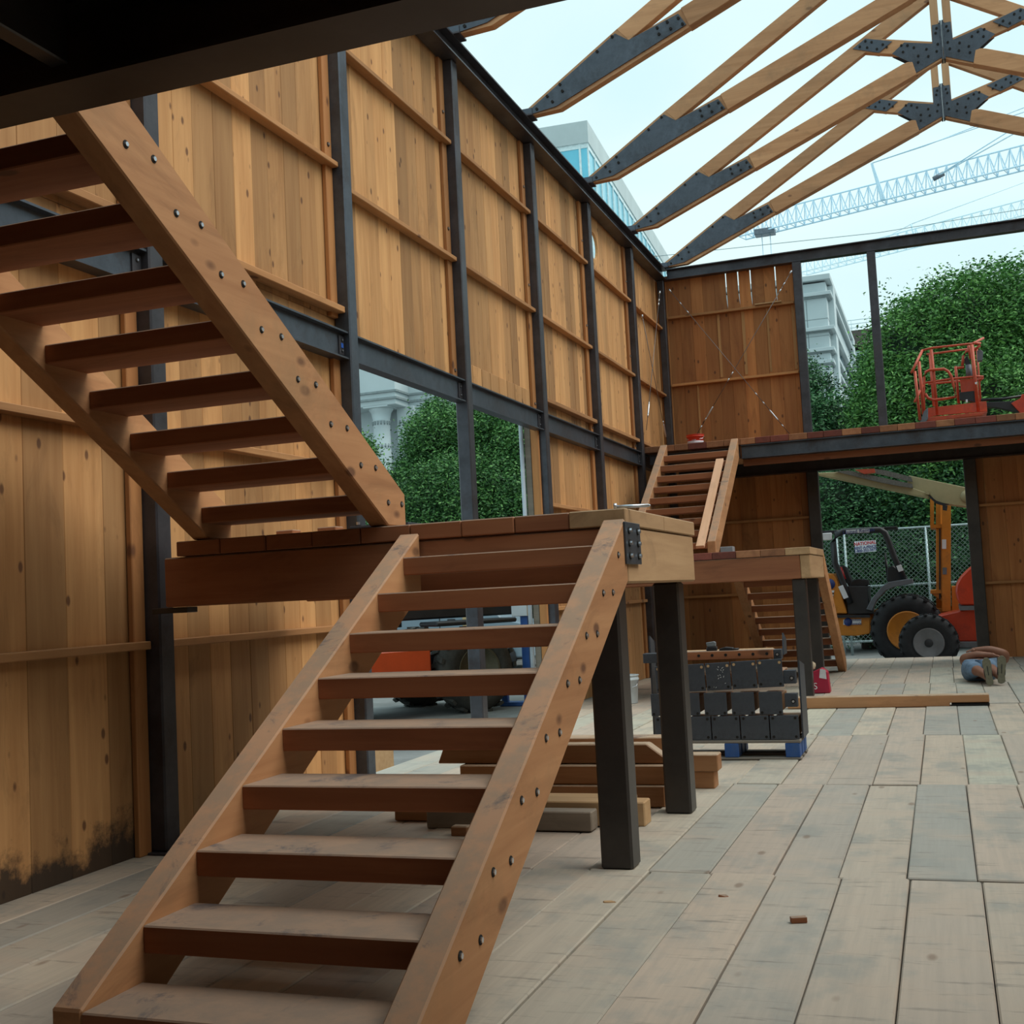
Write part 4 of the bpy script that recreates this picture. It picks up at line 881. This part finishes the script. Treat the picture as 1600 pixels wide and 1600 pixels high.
rail([(905, 560), (915, 700)], YN+.15, .06, grm, 'hose'); pl2('tag', [(985, 775), (1012, 775), (1010, 805), (988, 803)], YN-.04, YN-.03, wht); pl2('tag', [(870, 995), (895, 992), (897, 1030), (873, 1032)], YN-.04, YN-.03, wht)
q0, q1, q2, q3 = [PY(*p, Y+.5) for p in C2((1060, 1000), (1350, 985), (1570, 950), (2100, 900))]
tube('hose', t, [(q0[0], Y+.5, q0[1]), (q1[0], Y+.5, q1[1]), (q2[0], Y+.5, q2[1])], .03, blk, 6)
pl2('jib_bracket', [(1440, 1040), (1560, 975), (1570, 930), (1900, 900), (1900, 1210), (1560, 1165)], Y+.3, Y+.7, redp); pl2('jib_arm', [(1120, 1030), (1560, 1010), (1540, 1150), (1250, 1090), (1120, 1085)], Y+.35, Y+.6, blk)
tube('support_arm', t, [(3.4, Y+.5, 4.9), (4.2, Y+.6, 3.6), (4.4, Y+.4, .6), (4.4, Y+.4, -.35)], .12, redp, 8)
# --- chain link fence with sign ---
Y = 31.5
t = thing('chain_link_fence', 'galvanised chain link fence behind the forklift with a hanging sign', 'fence', (0, Y, -.35))
galv = paint('galvanised_tube', (.40, .50, .52), .4, .5, .1); wire2 = paint('fence_wire', (.20, .28, .26), .5, .4, .1)
a, b = PY(1240, 838, Y), PY(1600, 812, Y); zt = (a[1]+b[1])/2; zm = PY(1400, 914, Y)[1]
for z in (zt, zm, .0): tube('rail', t, [(-9, Y, z), (9, Y, z)], .03, galv, 8)
for u in (1180, 1310, 1322, 1450, 1590):
    x = PY(u, 880, Y)[0]; tube('post', t, [(x, Y, -.35), (x, Y, zt)], .035, galv, 8)
bm = bmesh.new(); h = zt; d = .075
def strand(x0, z0, x1, z1):
    v = Vector((x1-x0, 0, z1-z0)); n = Vector((v.z, 0, -v.x)).normalized()*.0055; a = Vector((x0, 0, z0)); b = Vector((x1, 0, z1))
    vs = [bm.verts.new(p) for p in (a-n, a+n, b+n, b-n)]; vs2 = [bm.verts.new(p+Vector((0, .008, 0))) for p in (a-n, a+n, b+n, b-n)]
    bm.faces.new(vs); bm.faces.new(vs2[::-1])
x = -9.
while x < 9:
    for s in (1, -1):
        x1 = x + s*h
        xa, za, xb, zb = x, 0, x1, h
        strand(xa, za, xb, zb)
    x += .115
fm = obj('chain_mesh', bm_mesh(bm, 'chain_mesh', wire2), t, (0, Y-.03, 0)); fm['kind'] = 'stuff'
sg = poly('sign', t, C1((420, 650), (570, 640), (575, 718), (428, 730)), Y-.10, Y-.08, wht, .003)
for s_, sz, q, m_ in (('NATIONAL', .40, (495, 662), rdi), ('RENT-A-FENCE', .21, (497, 690), blu), ('1-800-352-5675', .20, (499, 711), blu)):
    x, z = PY(*C1(q)[0], Y-.1); w_ = text('lettering', sg, s_, sz, (x, Y-.104, z), (math.pi/2, -.06, 0), m_, font_bold=True)
    # fit width to the board
    wd_ = max(v.co.x for v in w_.data.vertices)-min(v.co.x for v in w_.data.vertices); target = .50*1.0 if s_ != 'NATIONAL' else .52
    w_.scale = (target/wd_, target/wd_*1.05, 1) if False else (min(1, .535/wd_), min(1, .535/wd_)*1.15, 1)
# ================= TREES =================
def leaf_mat(name, c0, c1, c2):
    m, g = newmat(name); ge = g.n('NewGeometry'); tc = g.n('TexCoord'); n = g.n('TexNoise', Scale=.9, Detail=4.); g.l(tc.outputs['Object'], n.inputs[0])
    a = g.n('Math', operation='MULTIPLY_ADD'); g.l(ge.outputs['Random Per Island'], a.inputs[0]); a.inputs[1].default_value = .55
    b = g.n('Math', operation='MULTIPLY'); g.l(n.outputs['Fac'], b.inputs[0]); b.inputs[1].default_value = .5; g.l(b.outputs[0], a.inputs[2])
    c = ramp(g, a.outputs[0], [(.25, c0), (.55, c1), (.85, c2)]); g.l(c, g.b.inputs['Base Color']); g.b.inputs['Roughness'].default_value = .65
    return m
LEAF = leaf_mat('broad_leaf', (.02, .075, .025), (.055, .18, .045), (.14, .34, .08))
LEAF2 = leaf_mat('fresh_leaf', (.03, .10, .025), (.08, .24, .05), (.18, .42, .09))
LEAFB = leaf_mat('blue_green_leaf', (.016, .065, .03), (.045, .15, .055), (.09, .27, .09))
bark = paint('tree_bark', (.06, .045, .035), .9, var=.3, scale=6, bump=.5)
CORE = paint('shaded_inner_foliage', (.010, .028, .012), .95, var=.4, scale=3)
def crown(parent, blobs, n, size, mat, seed, origin):
    rg = np.random.RandomState(seed); vol = np.array([b[3]*b[4]*b[5] for b in blobs])**(2/3); cnt = (n*vol/vol.sum()).astype(int)
    P = []
    for b, c in zip(blobs, cnt):
        nc = max(8, c//28); d = rg.normal(size=(nc, 3)); d /= np.linalg.norm(d, axis=1)[:, None]
        k = rg.normal(size=(8, 3))*np.linspace(2.5, 8, 8)[:, None]; ph = rg.uniform(0, 6.28, 8)
        lump = sum(np.sin(d@k[i]+ph[i]) for i in range(8))/5
        r = rg.uniform(.70, 1.0, nc)**.6*(1+.13*lump) + rg.exponential(.05, nc)
        C_ = np.array(b[:3]) + d*r[:, None]*np.array(b[3:6])
        sg = .16 + .10*rg.rand(nc)                      # sprays of leaves around twig ends
        q = np.repeat(np.arange(nc), 40)
        P.append(C_[q] + rg.normal(size=(len(q), 3))*sg[q][:, None]*np.array([1, 1, .8]))
    P = np.concatenate(P); P = P[P[:, 2] > -.3] - np.array(origin); c = len(P)
    u = rg.normal(size=(c, 3)); u[:, 2] *= .5; u /= np.linalg.norm(u, axis=1)[:, None]; w = np.cross(u, rg.normal(size=(c, 3))); w /= np.linalg.norm(w, axis=1)[:, None]
    s = size*.8*rg.uniform(.6, 1.3, c)[:, None]
    V = np.stack([P-u*s, P+w*s*.42, P+u*s, P-w*s*.42], 1).reshape(-1, 3)
    me = bpy.data.meshes.new('crown'); me.vertices.add(len(V)); me.vertices.foreach_set('co', V.ravel()); me.loops.add(c*4); me.loops.foreach_set('vertex_index', np.arange(c*4, dtype=np.int32))
    me.polygons.add(c); me.polygons.foreach_set('loop_start', np.arange(0, c*4, 4, dtype=np.int32)); me.polygons.foreach_set('loop_total', np.full(c, 4, dtype=np.int32)); me.update(calc_edges=True); me.materials.append(mat)
    o = obj('foliage', me, parent, origin); o['kind'] = 'stuff'
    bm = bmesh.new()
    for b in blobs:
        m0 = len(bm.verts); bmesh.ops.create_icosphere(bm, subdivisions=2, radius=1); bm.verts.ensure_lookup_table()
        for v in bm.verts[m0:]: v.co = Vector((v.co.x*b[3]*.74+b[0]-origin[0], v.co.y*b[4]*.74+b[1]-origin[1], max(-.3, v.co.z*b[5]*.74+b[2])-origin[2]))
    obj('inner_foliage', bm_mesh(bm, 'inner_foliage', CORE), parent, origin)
def tree(label, blobs, n, size, mat, seed, group=None, name='tree', cat='tree'):
    bx = sum(b[0] for b in blobs)/len(blobs); by = sum(b[1] for b in blobs)/len(blobs); t = thing(name, label, cat, (bx, by, -.35), group)
    tp = max(b[2] for b in blobs)
    tube('trunk', t, [(bx, by, -.35), (bx+.05, by, tp*.4), (bx, by+.05, tp*.8)], [.22, .17, .08], bark, 8)
    crown(t, blobs, n, size, mat, seed, (bx, by, 1.0)); return t
def bl(u, v, y, rpx, ry=None, rz=1.0):
    p = W(u, v, y=y); r = rpx*y/1850; return (p.x, y, p.z, r, (ry or r), r*rz)
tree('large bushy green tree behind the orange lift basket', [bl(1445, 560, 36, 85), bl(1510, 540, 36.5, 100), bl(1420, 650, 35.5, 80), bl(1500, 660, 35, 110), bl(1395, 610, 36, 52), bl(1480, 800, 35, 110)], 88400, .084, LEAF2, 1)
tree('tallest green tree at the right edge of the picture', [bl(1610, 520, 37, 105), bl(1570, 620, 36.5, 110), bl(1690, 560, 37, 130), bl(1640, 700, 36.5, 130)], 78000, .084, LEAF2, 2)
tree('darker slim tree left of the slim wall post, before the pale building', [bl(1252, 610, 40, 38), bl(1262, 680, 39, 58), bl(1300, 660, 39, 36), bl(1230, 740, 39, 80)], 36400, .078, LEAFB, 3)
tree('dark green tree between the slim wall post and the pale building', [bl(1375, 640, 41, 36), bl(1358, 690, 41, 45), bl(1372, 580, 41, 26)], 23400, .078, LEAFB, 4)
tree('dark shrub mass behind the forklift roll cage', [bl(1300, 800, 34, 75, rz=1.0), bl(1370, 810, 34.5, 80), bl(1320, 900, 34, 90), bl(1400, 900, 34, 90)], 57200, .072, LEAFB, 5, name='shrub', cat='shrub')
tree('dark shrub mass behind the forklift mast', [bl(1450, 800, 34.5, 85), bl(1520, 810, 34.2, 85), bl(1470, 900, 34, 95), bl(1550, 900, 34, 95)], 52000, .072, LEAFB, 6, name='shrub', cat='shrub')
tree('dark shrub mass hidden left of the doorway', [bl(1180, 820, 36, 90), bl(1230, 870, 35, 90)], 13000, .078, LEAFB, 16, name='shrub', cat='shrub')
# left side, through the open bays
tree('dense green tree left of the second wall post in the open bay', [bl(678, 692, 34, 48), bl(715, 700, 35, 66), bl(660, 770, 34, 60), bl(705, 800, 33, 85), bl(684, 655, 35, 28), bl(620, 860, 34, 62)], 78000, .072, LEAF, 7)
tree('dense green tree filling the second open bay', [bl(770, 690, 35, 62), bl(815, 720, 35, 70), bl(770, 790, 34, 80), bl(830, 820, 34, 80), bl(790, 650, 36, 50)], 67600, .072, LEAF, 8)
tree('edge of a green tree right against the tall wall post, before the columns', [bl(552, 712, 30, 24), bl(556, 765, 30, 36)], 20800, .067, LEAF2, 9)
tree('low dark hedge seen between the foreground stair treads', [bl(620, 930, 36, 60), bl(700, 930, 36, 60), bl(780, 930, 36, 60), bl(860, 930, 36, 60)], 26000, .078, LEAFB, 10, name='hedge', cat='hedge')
# ================= BUILDINGS =================
stone = paint('pale_stone', (.50, .58, .60), .8, var=.06, scale=.5); stone2 = paint('grey_stone_joint', (.24, .29, .30), .9)
glz = paint('dark_window', (.06, .12, .15), .2); concrete = paint('pale_concrete', (.46, .53, .54), .85, var=.1, scale=.3)
cgl = paint('sky_blue_glass', (.16, .52, .66), .12, .3, .12, .2); mull = paint('white_mullion', (.66, .78, .80), .5)
# classical corner building beyond the end wall
Yb = 66.; c = W(1302, 424, y=Yb); top = c.z; xl = c.x-16; d = c.x; yb = 86.
t = thing('stone_building', 'pale classical stone corner building beyond the far end wall', 'building', (d-5, Yb+8, -.35))
box('wall', t, (xl, d-.5), (Yb+.5, yb), (-.35, top-.4), stone, 0)
zs = [W(1305, v, y=Yb).z for v in (444, 448, 509, 541, 557, 575)]
def cornice(z0, z1, out, mat=stone): box('cornice', t, (xl, d-.5+out), (Yb+.5-out, yb+out), (z0, z1), mat, .02)
cornice(top-.3, top, .28); cornice(top-1.15, top-.95, .28); cornice(top-1.25, top-1.15, .15, stone2)
for k, v in enumerate((508, 541, 560)):
    z = W(1308, v, y=Yb).z; cornice(z-.12, z+.08, .34-.08*k); cornice(z-.2, z-.12, .14, stone2)
for j in range(7):
    z = top-2.4-j*.95; box('joint', t, (xl, d-.49), (Yb+.49, yb), (z-.03, z), stone2, 0)
for j in range(5):
    x = d-1.6-j*1.5; box('joint', t, (x-.02, x+.02), (Yb+.485, Yb+.5), (2, top-1.3), stone2, 0)
for j in range(3):
    for k in range(3):
        box('window', t, (d-.55, d-.44), (Yb+3+j*5.2, Yb+5.2+j*5.2), (top-4.6-k*4.2, top-2.3-k*4.2), glz, 0); box('window_frame', t, (d-.48, d-.42), (Yb+4.05+j*5.2, Yb+4.15+j*5.2), (top-4.6-k*4.2, top-2.3-k*4.2), stone, 0)
for yy in (Yb+1.6, yb-2): box('pilaster', t, (d-.5, d-.2), (yy, yy+1.6), (2, top-.4), stone, 0)
# unfinished frame building behind it
c0 = W(1331, 515, y=95.); c1 = W(1372, 545, y=95.)
t = thing('building_frame', 'unfinished building frame with yellow scaffold props behind the stone building', 'building', (c0.x+2, 97, -.35))
rust = paint('brown_formwork', (.10, .08, .07), .8); yel = paint('yellow_prop', (.45, .33, .12), .6)
for v in (522, 548, 575, 600): 
    z = W(1350, v, y=95).z; box('slab', t, (c0.x-3, c0.x+9), (95, 103), (z-.35, z), concrete, 0)
z0 = W(1350, 540, y=95).z; box('formwork', t, (c0.x-1, c0.x+3), (94.6, 98), (z0, z0+1.2), rust, 0)
for i in range(6): tube('prop', t, [(c0.x-2.5+i*1.6, 95.2, -.35), (c0.x-2.5+i*1.6, 95.2, W(1350, 520, y=95).z)], .1, yel, 6)
for v in (499, 505, 511):
    z = W(1350, v, y=95).z; tube('guard_rail', t, [(c0.x-2.8, 94.8, z), (c0.x+8, 94.8, z)], .03, mull, 5)
for i in range(5): x = c0.x-2+i*2.; tube('guard_post', t, [(x, 94.8, W(1350, 524, y=95).z), (x, 94.8, W(1350, 498, y=95).z)], .03, mull, 5)
# columned building seen through the first open bay
Yl = 62.
def BL(u, v, y=Yl): return W(u, v, y=y)
p = BL(614, 590); e0 = BL(616, 615); t = thing('columned_building', 'pale building with fluted column and heavy entablature seen through the open bay', 'building', (p.x-3, Yl+4, -.35))
xr = BL(617, 600).x
box('wall', t, (xr-14, xr+9), (Yl+1.8, Yl+12), (-.35, BL(600, 520).z), stone, 0)
box('entablature', t, (xr-14, xr), (Yl, Yl+2), (BL(600, 633).z, BL(600, 560).z), stone, .03)
for v in (612, 623):
    z = BL(600, v).z; box('moulding', t, (xr-14, xr+.12), (Yl-.12, Yl+2), (z-.06, z+.06), stone2, 0)
    box('moulding', t, (xr-14, xr+8), (Yl+1.7, Yl+1.85), (z-.06, z+.06), stone2, 0)
cx = BL(586, 640).x; zc = BL(590, 633).z
col = lathe('column', t, [(.55, -.35), (.52, zc-2.6), (.50, zc-2.4), (.56, zc-2.3), (.50, zc-2.2), (.50, zc-.9), (.56, zc-.85), (.5, zc-.8), (.60, zc-.35), (.72, zc-.2), (.72, zc-.02)], (cx, Yl+.8, 0), stone, seg=28)
box('capital', t, (cx-.8, cx+.8), (Yl+0, Yl+1.6), (zc-.12, zc+.02), stone, .02)
for k in range(9):
    a = math.pi+math.pi*k/8
    for zz in (zc-1.1, zc-.55, zc-2.45): tube('ornament', t, [(cx+.5*math.cos(a), Yl+.8+.5*math.sin(a), zz), (cx+.53*math.cos(a), Yl+.8+.53*math.sin(a), zz+.22)], .05, stone2, 6)
c2 = BL(606, 640).x; box('pilaster', t, (c2-.1, c2+1.0), (Yl+1.4, Yl+1.8), (-.35, zc), stone, .02)
for k in range(4): 
    for zz in (zc-1.1, zc-2.2): box('ornament', t, (c2+.05+k*.25, c2+.15+k*.25), (Yl+1.36, Yl+1.4), (zz, zz+.3), stone2, 0)
# glass high-rise above the left wall
A = W(918, 189, y=80); zt_ = A.z; B = W(1004, 333, z=zt_); Cc = W(1056, 392, z=zt_)
t = thing('glass_tower', 'pale blue glass high-rise with concrete parapet and balconies beyond the left wall', 'building', (A.x, A.y, -.35))
dr = (B-A).normalized(); Ls = (W(1075, 424, z=zt_)-A).length if True else 60; ang = math.atan2(dr.y, dr.x)
t.rotation_euler = (0, 0, ang)          # local x runs along the long side, local y to the left/back
def lb(name, x, y, z, mat, ch=0):
    o = bpy.data.objects.new(name, boxmesh(abs(x[1]-x[0]), abs(y[1]-y[0]), abs(z[1]-z[0]), mat, ch)); link(o, t); o.location = ((x[0]+x[1])/2, (y[0]+y[1])/2, (z[0]+z[1])/2+.35); return o
Ls = min(Ls, 75)
lb('glass_block', (.0, Ls), (.15, 9.5), (-.35, zt_-1.6), cgl); lb('parapet', (-.15, Ls+.1), (0, 9.6), (zt_-1.6, zt_), concrete)
nf = 9
for k in range(nf): z = zt_-1.6-k*3.2; lb('floor_band', (-.05, Ls), (.08, 9.55), (z-.35, z), mull)
for i in range(int(Ls/2.2)): lb('mullion', (i*2.2, i*2.2+.14), (.05, .16), (zt_-30, zt_-1.6), mull)
for i in range(4): lb('mullion', (-.08, .0), (.6+i*2.2, .75+i*2.2), (zt_-30, zt_-1.6), mull)
# stepped left wing with broad concrete pier
lb('wing', (-.6, 14), (9.5, 22), (-.35, zt_+.4), concrete); lb('recess', (-.3, 2.), (7.6, 9.6), (-.35, zt_-2.6), cgl)
for k in range(8): 
    z = zt_-4.2-k*3.2
    for i in range(2): lb('window', (-.75, -.6), (12.+i*2.1, 13.9+i*2.1), (z, z+2.3), cgl)
    lb('window_frame', (-.8, -.6), (13.9, 14.1), (z, z+2.3), mull)
for i, (x, k) in enumerate(((22, 2), (31, 2), (27, 3), (38, 3), (44, 2), (50, 3), (58, 2), (62, 3), (35, 4), (48, 4))):
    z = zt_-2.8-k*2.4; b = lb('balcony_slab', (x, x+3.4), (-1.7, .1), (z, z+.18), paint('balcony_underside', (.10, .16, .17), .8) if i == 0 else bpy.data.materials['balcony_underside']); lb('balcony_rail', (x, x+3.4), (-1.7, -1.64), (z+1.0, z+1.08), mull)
    for j in range(5): lb('rail_post', (x+j*.83, x+j*.83+.05), (-1.7, -1.65), (z+.18, z+1.05), mull)
# ================= CRANES AND WIRES =================
crn = paint('hazed_crane', (.60, .80, .93), .6, var=.05); crn2 = paint('more_hazed_crane', (.68, .88, .97), .6, var=.04)  # distance haze is mixed into the crane colours, more for the farther one
def jib(label, a, b, w, h, n, mat, r, up, mastx=None):
    t = thing('tower_crane', label, 'crane', (b.x, b.y, -.35)); d = (b-a); L_ = d.length; d.normalize(); s = d.cross(Vector((0, 0, 1))).normalized()*w; zv = Vector((0, 0, h))
    c0 = a; bm = bmesh.new()
    for off in (s*.5, -s*.5, zv): add_tube(bm, [a+off-b, b+off-b], r, 5)
    for i in range(n):
        p0 = a.lerp(b, i/n); p1 = a.lerp(b, (i+1)/n); m_ = (p0+p1)/2
        for q in (s*.5, -s*.5): add_tube(bm, [p0+q-b, m_+zv-b], r*.6, 4); add_tube(bm, [m_+zv-b, p1+q-b], r*.6, 4)
        add_tube(bm, [p0+s*.5-b, p0-s*.5-b], r*.6, 4)
    obj('jib_lattice', bm_mesh(bm, 'jib', mat), t, b)
    # tower, standing outside the frame
    bm = bmesh.new()
    for dx, dy in ((-1, -1), (1, -1), (1, 1), (-1, 1)): add_tube(bm, [Vector((dx, dy, -.35-b.z)), Vector((dx, dy, 4))], .15, 5)
    for k in range(int(b.z/2.5)):
        z_ = -b.z+k*2.5; add_tube(bm, [Vector((-1, -1, z_)), Vector((1, -1, z_+2.5))], .08, 4); add_tube(bm, [Vector((1, 1, z_)), Vector((-1, 1, z_+2.5))], .08, 4)
    obj('tower', bm_mesh(bm, 'tower', mat), t, b)
    return t
H0 = W(1160, 372, y=120.); zj = H0.z
e = W(1600, 262, z=zj); dd = (e-H0); end = H0 + dd*1.35
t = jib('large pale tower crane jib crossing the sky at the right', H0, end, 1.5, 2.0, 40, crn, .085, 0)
q = W(1378, 312, z=zj); qt = W(1362, 255, y=q.y); bm = bmesh.new(); add_tube(bm, [q, qt], .12, 5); add_tube(bm, [W(1382, 312, z=zj), qt], .12, 5); obj('a_frame', bm_mesh(bm, 'af', crn), t, (0, 0, 0)).location = -t.location
def wire_(parent, name, pts, r, mat): return tube(name, parent, pts, r, mat, 4)
wire_(t, 'tie_rope', [qt, W(1600, 175, y=q.y*.98)], .05, crn); wire_(t, 'tie_rope', [qt, W(1445, 228, y=q.y), W(1600, 168, y=q.y*.98)], .05, crn)
wire_(t, 'tie_rope', [W(1460, 278, y=q.y*.98), W(1600, 200, y=q.y*.96)], .06, crn); wire_(t, 'tie_rope', [W(1460, 278, y=q.y*.98), W(1600, 190, y=q.y*.96)], .06, crn)
wire_(t, 'rope_socket', [W(1458, 280, y=q.y*.98), W(1475, 271, y=q.y*.98)], .22, grm)
tr = W(1195, 360, y=H0.y*.99); o = box('trolley', t, (tr.x-1, tr.x+1), (tr.y-.6, tr.y+.6), (tr.z-.5, tr.z+.1), grm, .05)
for u in (1190, 1203): a = W(u, 362, y=tr.y); wire_(t, 'hoist_rope', [a, a-Vector((0, 0, 9))], .04, crn)
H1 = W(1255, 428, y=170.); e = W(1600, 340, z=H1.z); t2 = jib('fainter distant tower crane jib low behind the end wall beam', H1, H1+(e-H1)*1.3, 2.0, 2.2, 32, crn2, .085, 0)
a = W(1428, 378, y=e.y*1.1); wire_(t2, 'a_frame', [W(1424, 350, y=a.y), W(1432, 385, y=a.y)], .15, crn2); wire_(t2, 'tie_rope', [W(1424, 350, y=a.y), W(1330, 400, y=a.y*1.1)], .06, crn2); wire_(t2, 'tie_rope', [W(1424, 350, y=a.y), W(1600, 285, y=a.y)], .06, crn2)
p0, p1 = W(1030, 400, y=45.), W(1760, 300, y=45.)
t = thing('overhead_wire', 'thin dark overhead wire crossing the sky above the end wall', 'wire', tuple(p1)); wire_(t, 'wire', [p0, (p0+p1)/2-Vector((0, 0, .25)), p1], .012, paint('dark_wire', (.25, .38, .42), .7)); 
tube('pole', t, [(p1.x, p1.y, -.35), (p1.x, p1.y, p1.z+.3)], .12, bark, 8); tube('pole', t, [(p0.x-3, p0.y, -.35), (p0.x-3, p0.y, p0.z+.5)], .12, bark, 8); wire_(t, 'wire', [p0, p0+Vector((-3, 0, .3))], .012, M['grey_x'])
# ================= YARD LEFT OF THE HALL =================
org2 = paint('telehandler_orange', (.68, .085, .02), .4, var=.08)
wc = W(742, 1112, z=-.35)
t = thing('telehandler', 'orange-red telehandler with big muddy tyres outside the open bays', 'telehandler', (wc.x, wc.y, -.35))
ang = math.radians(52)     # local x = driving direction, local -y = side towards the hall
t.rotation_euler = (0, 0, ang)
mud = paint('muddy_tyre', (.045, .043, .038), .9, var=.4, scale=6, bump=.6); rimb = paint('brown_rim', (.10, .085, .05), .6, dirt=(.16, .14, .10))
def lwheel(x, y, r, w):
    wl_ = lathe('wheel', None, [(r*.55, -w/2), (r*.82, -w/2), (r*.95, -w*.4), (r, -w*.25), (r, w*.25), (r*.95, w*.4), (r*.82, w/2), (r*.55, w/2), (r*.55, -w/2)], (0, 0, 0), mud, axis=1, seg=36, cap=False); wl_.parent = t; wl_.location = (x, y, r)
    bm = bmesh.new()
    for k in range(18):
        a = 2*math.pi*k/18
        for s in (-1, 1):
            aa = a+(0 if s < 0 else math.pi/18); R_ = Vector((math.cos(aa), 0, math.sin(aa))); T_ = Vector((-math.sin(aa), 0, math.cos(aa)))
            q_ = [R_*r*.97+T_*d_+Vector((0, yy, 0)) for d_, yy in ((-.06*r, s*w*.03), (.06*r, s*w*.03), (.14*r, s*w*.46), (.02*r, s*w*.46))]; A_ = [bm.verts.new(p) for p in q_]; B_ = [bm.verts.new(p+R_*r*.07) for p in q_]
            bm.faces.new(A_); bm.faces.new(B_[::-1])
            for i in range(4): bm.faces.new((A_[i], B_[i], B_[(i+1) % 4], A_[(i+1) % 4]))
    bmesh.ops.recalc_face_normals(bm, faces=bm.faces[:]); lg = obj('tread_lugs', bm_mesh(bm, 'tread_lugs', mud)); lg.parent = wl_; lg['kind'] = 'stuff'
    for s in (-1, 1):
        rm = lathe('rim', None, [(r*.58, s*w*.46), (r*.56, s*w*.52), (r*.50, s*w*.40), (r*.2, s*w*.30), (.001, s*w*.35)], (0, 0, 0), rimb, axis=1, seg=28); rm.parent = wl_; rm.location = (0, 0, 0)
for x in (0, -3.1):
    for y in (.0, 2.0): lwheel(x, y, .72, .5)
def lb2(name, x, y, z, mat, ch=.03):
    o = bpy.data.objects.new(name, boxmesh(abs(x[1]-x[0]), abs(y[1]-y[0]), abs(z[1]-z[0]), mat, ch)); link(o, t); o.location = ((x[0]+x[1])/2, (y[0]+y[1])/2, (z[0]+z[1])/2); return o
lb2('chassis', (-4.2, .9), (.35, 1.65), (.45, 1.0), blk); lb2('engine_cover', (-2.45, -.85), (-.1, .5), (.62, 1.15), org2); lb2('battery_box', (-2.4, -.75), (-.12, .4), (.45, .60), org2); lb2('cab_base', (-2.4, -.9), (1.0, 1.9), (.9, 1.5), blk)
lb2('rear_cowl', (-4.3, -3.2), (.1, 1.7), (1.3, 2.0), org2); lb2('rear_decal', (-4.31, -4.30), (.5, 1.3), (1.5, 1.8), wht, .001)
for x, y in ((-2.4, 1.0), (-.9, 1.0), (-2.4, 1.9), (-.9, 1.9)): lb2('cab_pillar', (x, x+.08), (y, y+.08), (1.5, 2.9), blk, .01)
lb2('cab_roof', (-2.5, -.8), (.95, 2.0), (2.9, 3.0), blk); lb2('boom', (-4.2, 1.4), (.42, .78), (1.62, 2.0), blk)
lb2('fender', (-.8, .8), (-.25, .4), (1.5, 1.58), blk); lb2('axle', (-.1, .1), (0, 2.0), (.62, .82), blk); lb2('axle', (-3.2, -3.0), (0, 2.0), (.62, .82), blk)
# grey van farther away, blue jack, plywood and ground mats
v = W(705, 975, y=30.)
t = thing('van', 'grey van parked behind the orange telehandler', 'van', (v.x, 30.5, -.35))
vg = paint('grey_blue_van', (.20, .27, .33), .35, var=.05)
prism('body', t, [(v.x-2.6, -.05), (v.x-2.6, 1.55), (v.x-1.9, 1.7), (v.x+.9, 1.72), (v.x+1.5, 1.0), (v.x+2.2, .85), (v.x+2.3, -.05)], 1, 30.0, 31.8, vg, .04)
for x in (v.x-1.7, v.x+1.5): lathe('wheel', t, [(.1, -.1), (.34, -.1), (.34, .1), (.1, .1)], (x, 30.02, -.01), rub, axis=1, seg=20)
box('door_handle', t, (v.x-.1, v.x+.12), (29.96, 30.0), (.98, 1.06), blk, .01); box('side_moulding', t, (v.x-2.2, v.x+2.), (29.97, 30.0), (.4, .5), grm, .01); box('door_gap', t, (v.x-.35, v.x-.33), (29.985, 30.0), (.1, 1.6), blk, 0); box('tan_panel', t, (v.x+.35, v.x+.9), (29.97, 30.), (.85, 1.5), paint('tan_sheet', (.45, .33, .17), .8))
v = W(822, 1040, y=20.)
t = thing('blue_stand', 'blue steel stand with a white box on top outside the second open bay', 'stand', (v.x, 20, -.35)); bs = paint('bright_blue_paint', (.04, .14, .50), .4)
box('upright', t, (v.x-.07, v.x+.07), (20, 20.1), (-.35, W(831, 955, y=20.).z), bs, .01); box('foot', t, (v.x-.5, v.x+.1), (19.9, 20.2), (-.35, -.28), bs, .01); box('upright', t, (v.x-.5, v.x-.38), (20, 20.1), (-.35, .25), bs, .01)
box('white_box', t, (v.x-.2, v.x+.1), (19.92, 20.1), (W(831, 962, y=20.).z, W(831, 935, y=20.).z), wht, .01); tube('cross_tube', t, [(v.x-.6, 20.05, .18), (v.x+.5, 20.05, .2)], .05, blk)
v = W(600, 1190, x=-5.9)
o = box('plywood_sheet', None, (-5.98, -5.90), (v.y-1.2, v.y+.25), (-.35, .25), M['pale_x'], .004); tag(o, 'yellowish wooden panel low on the ground just outside the first open bay', 'panel')
for i, (x, y, a_) in enumerate(((-8.0, 15.5, .1), (-9.6, 13.8, .25), (-11.5, 17.5, .05))):
    o = box('ground_mat', None, (-2.2, 2.2), (-.55, .55), (-.35, -.31), M['grey_x'], .01); o.location = (x, y, -.33); o.rotation_euler = (0, 0, a_+1.2); tag(o, ('dark flat ground mat nearest the open bay', 'dark flat ground mat left of the big tyre', 'dark flat ground mat behind the telehandler')[i], 'ground mat')
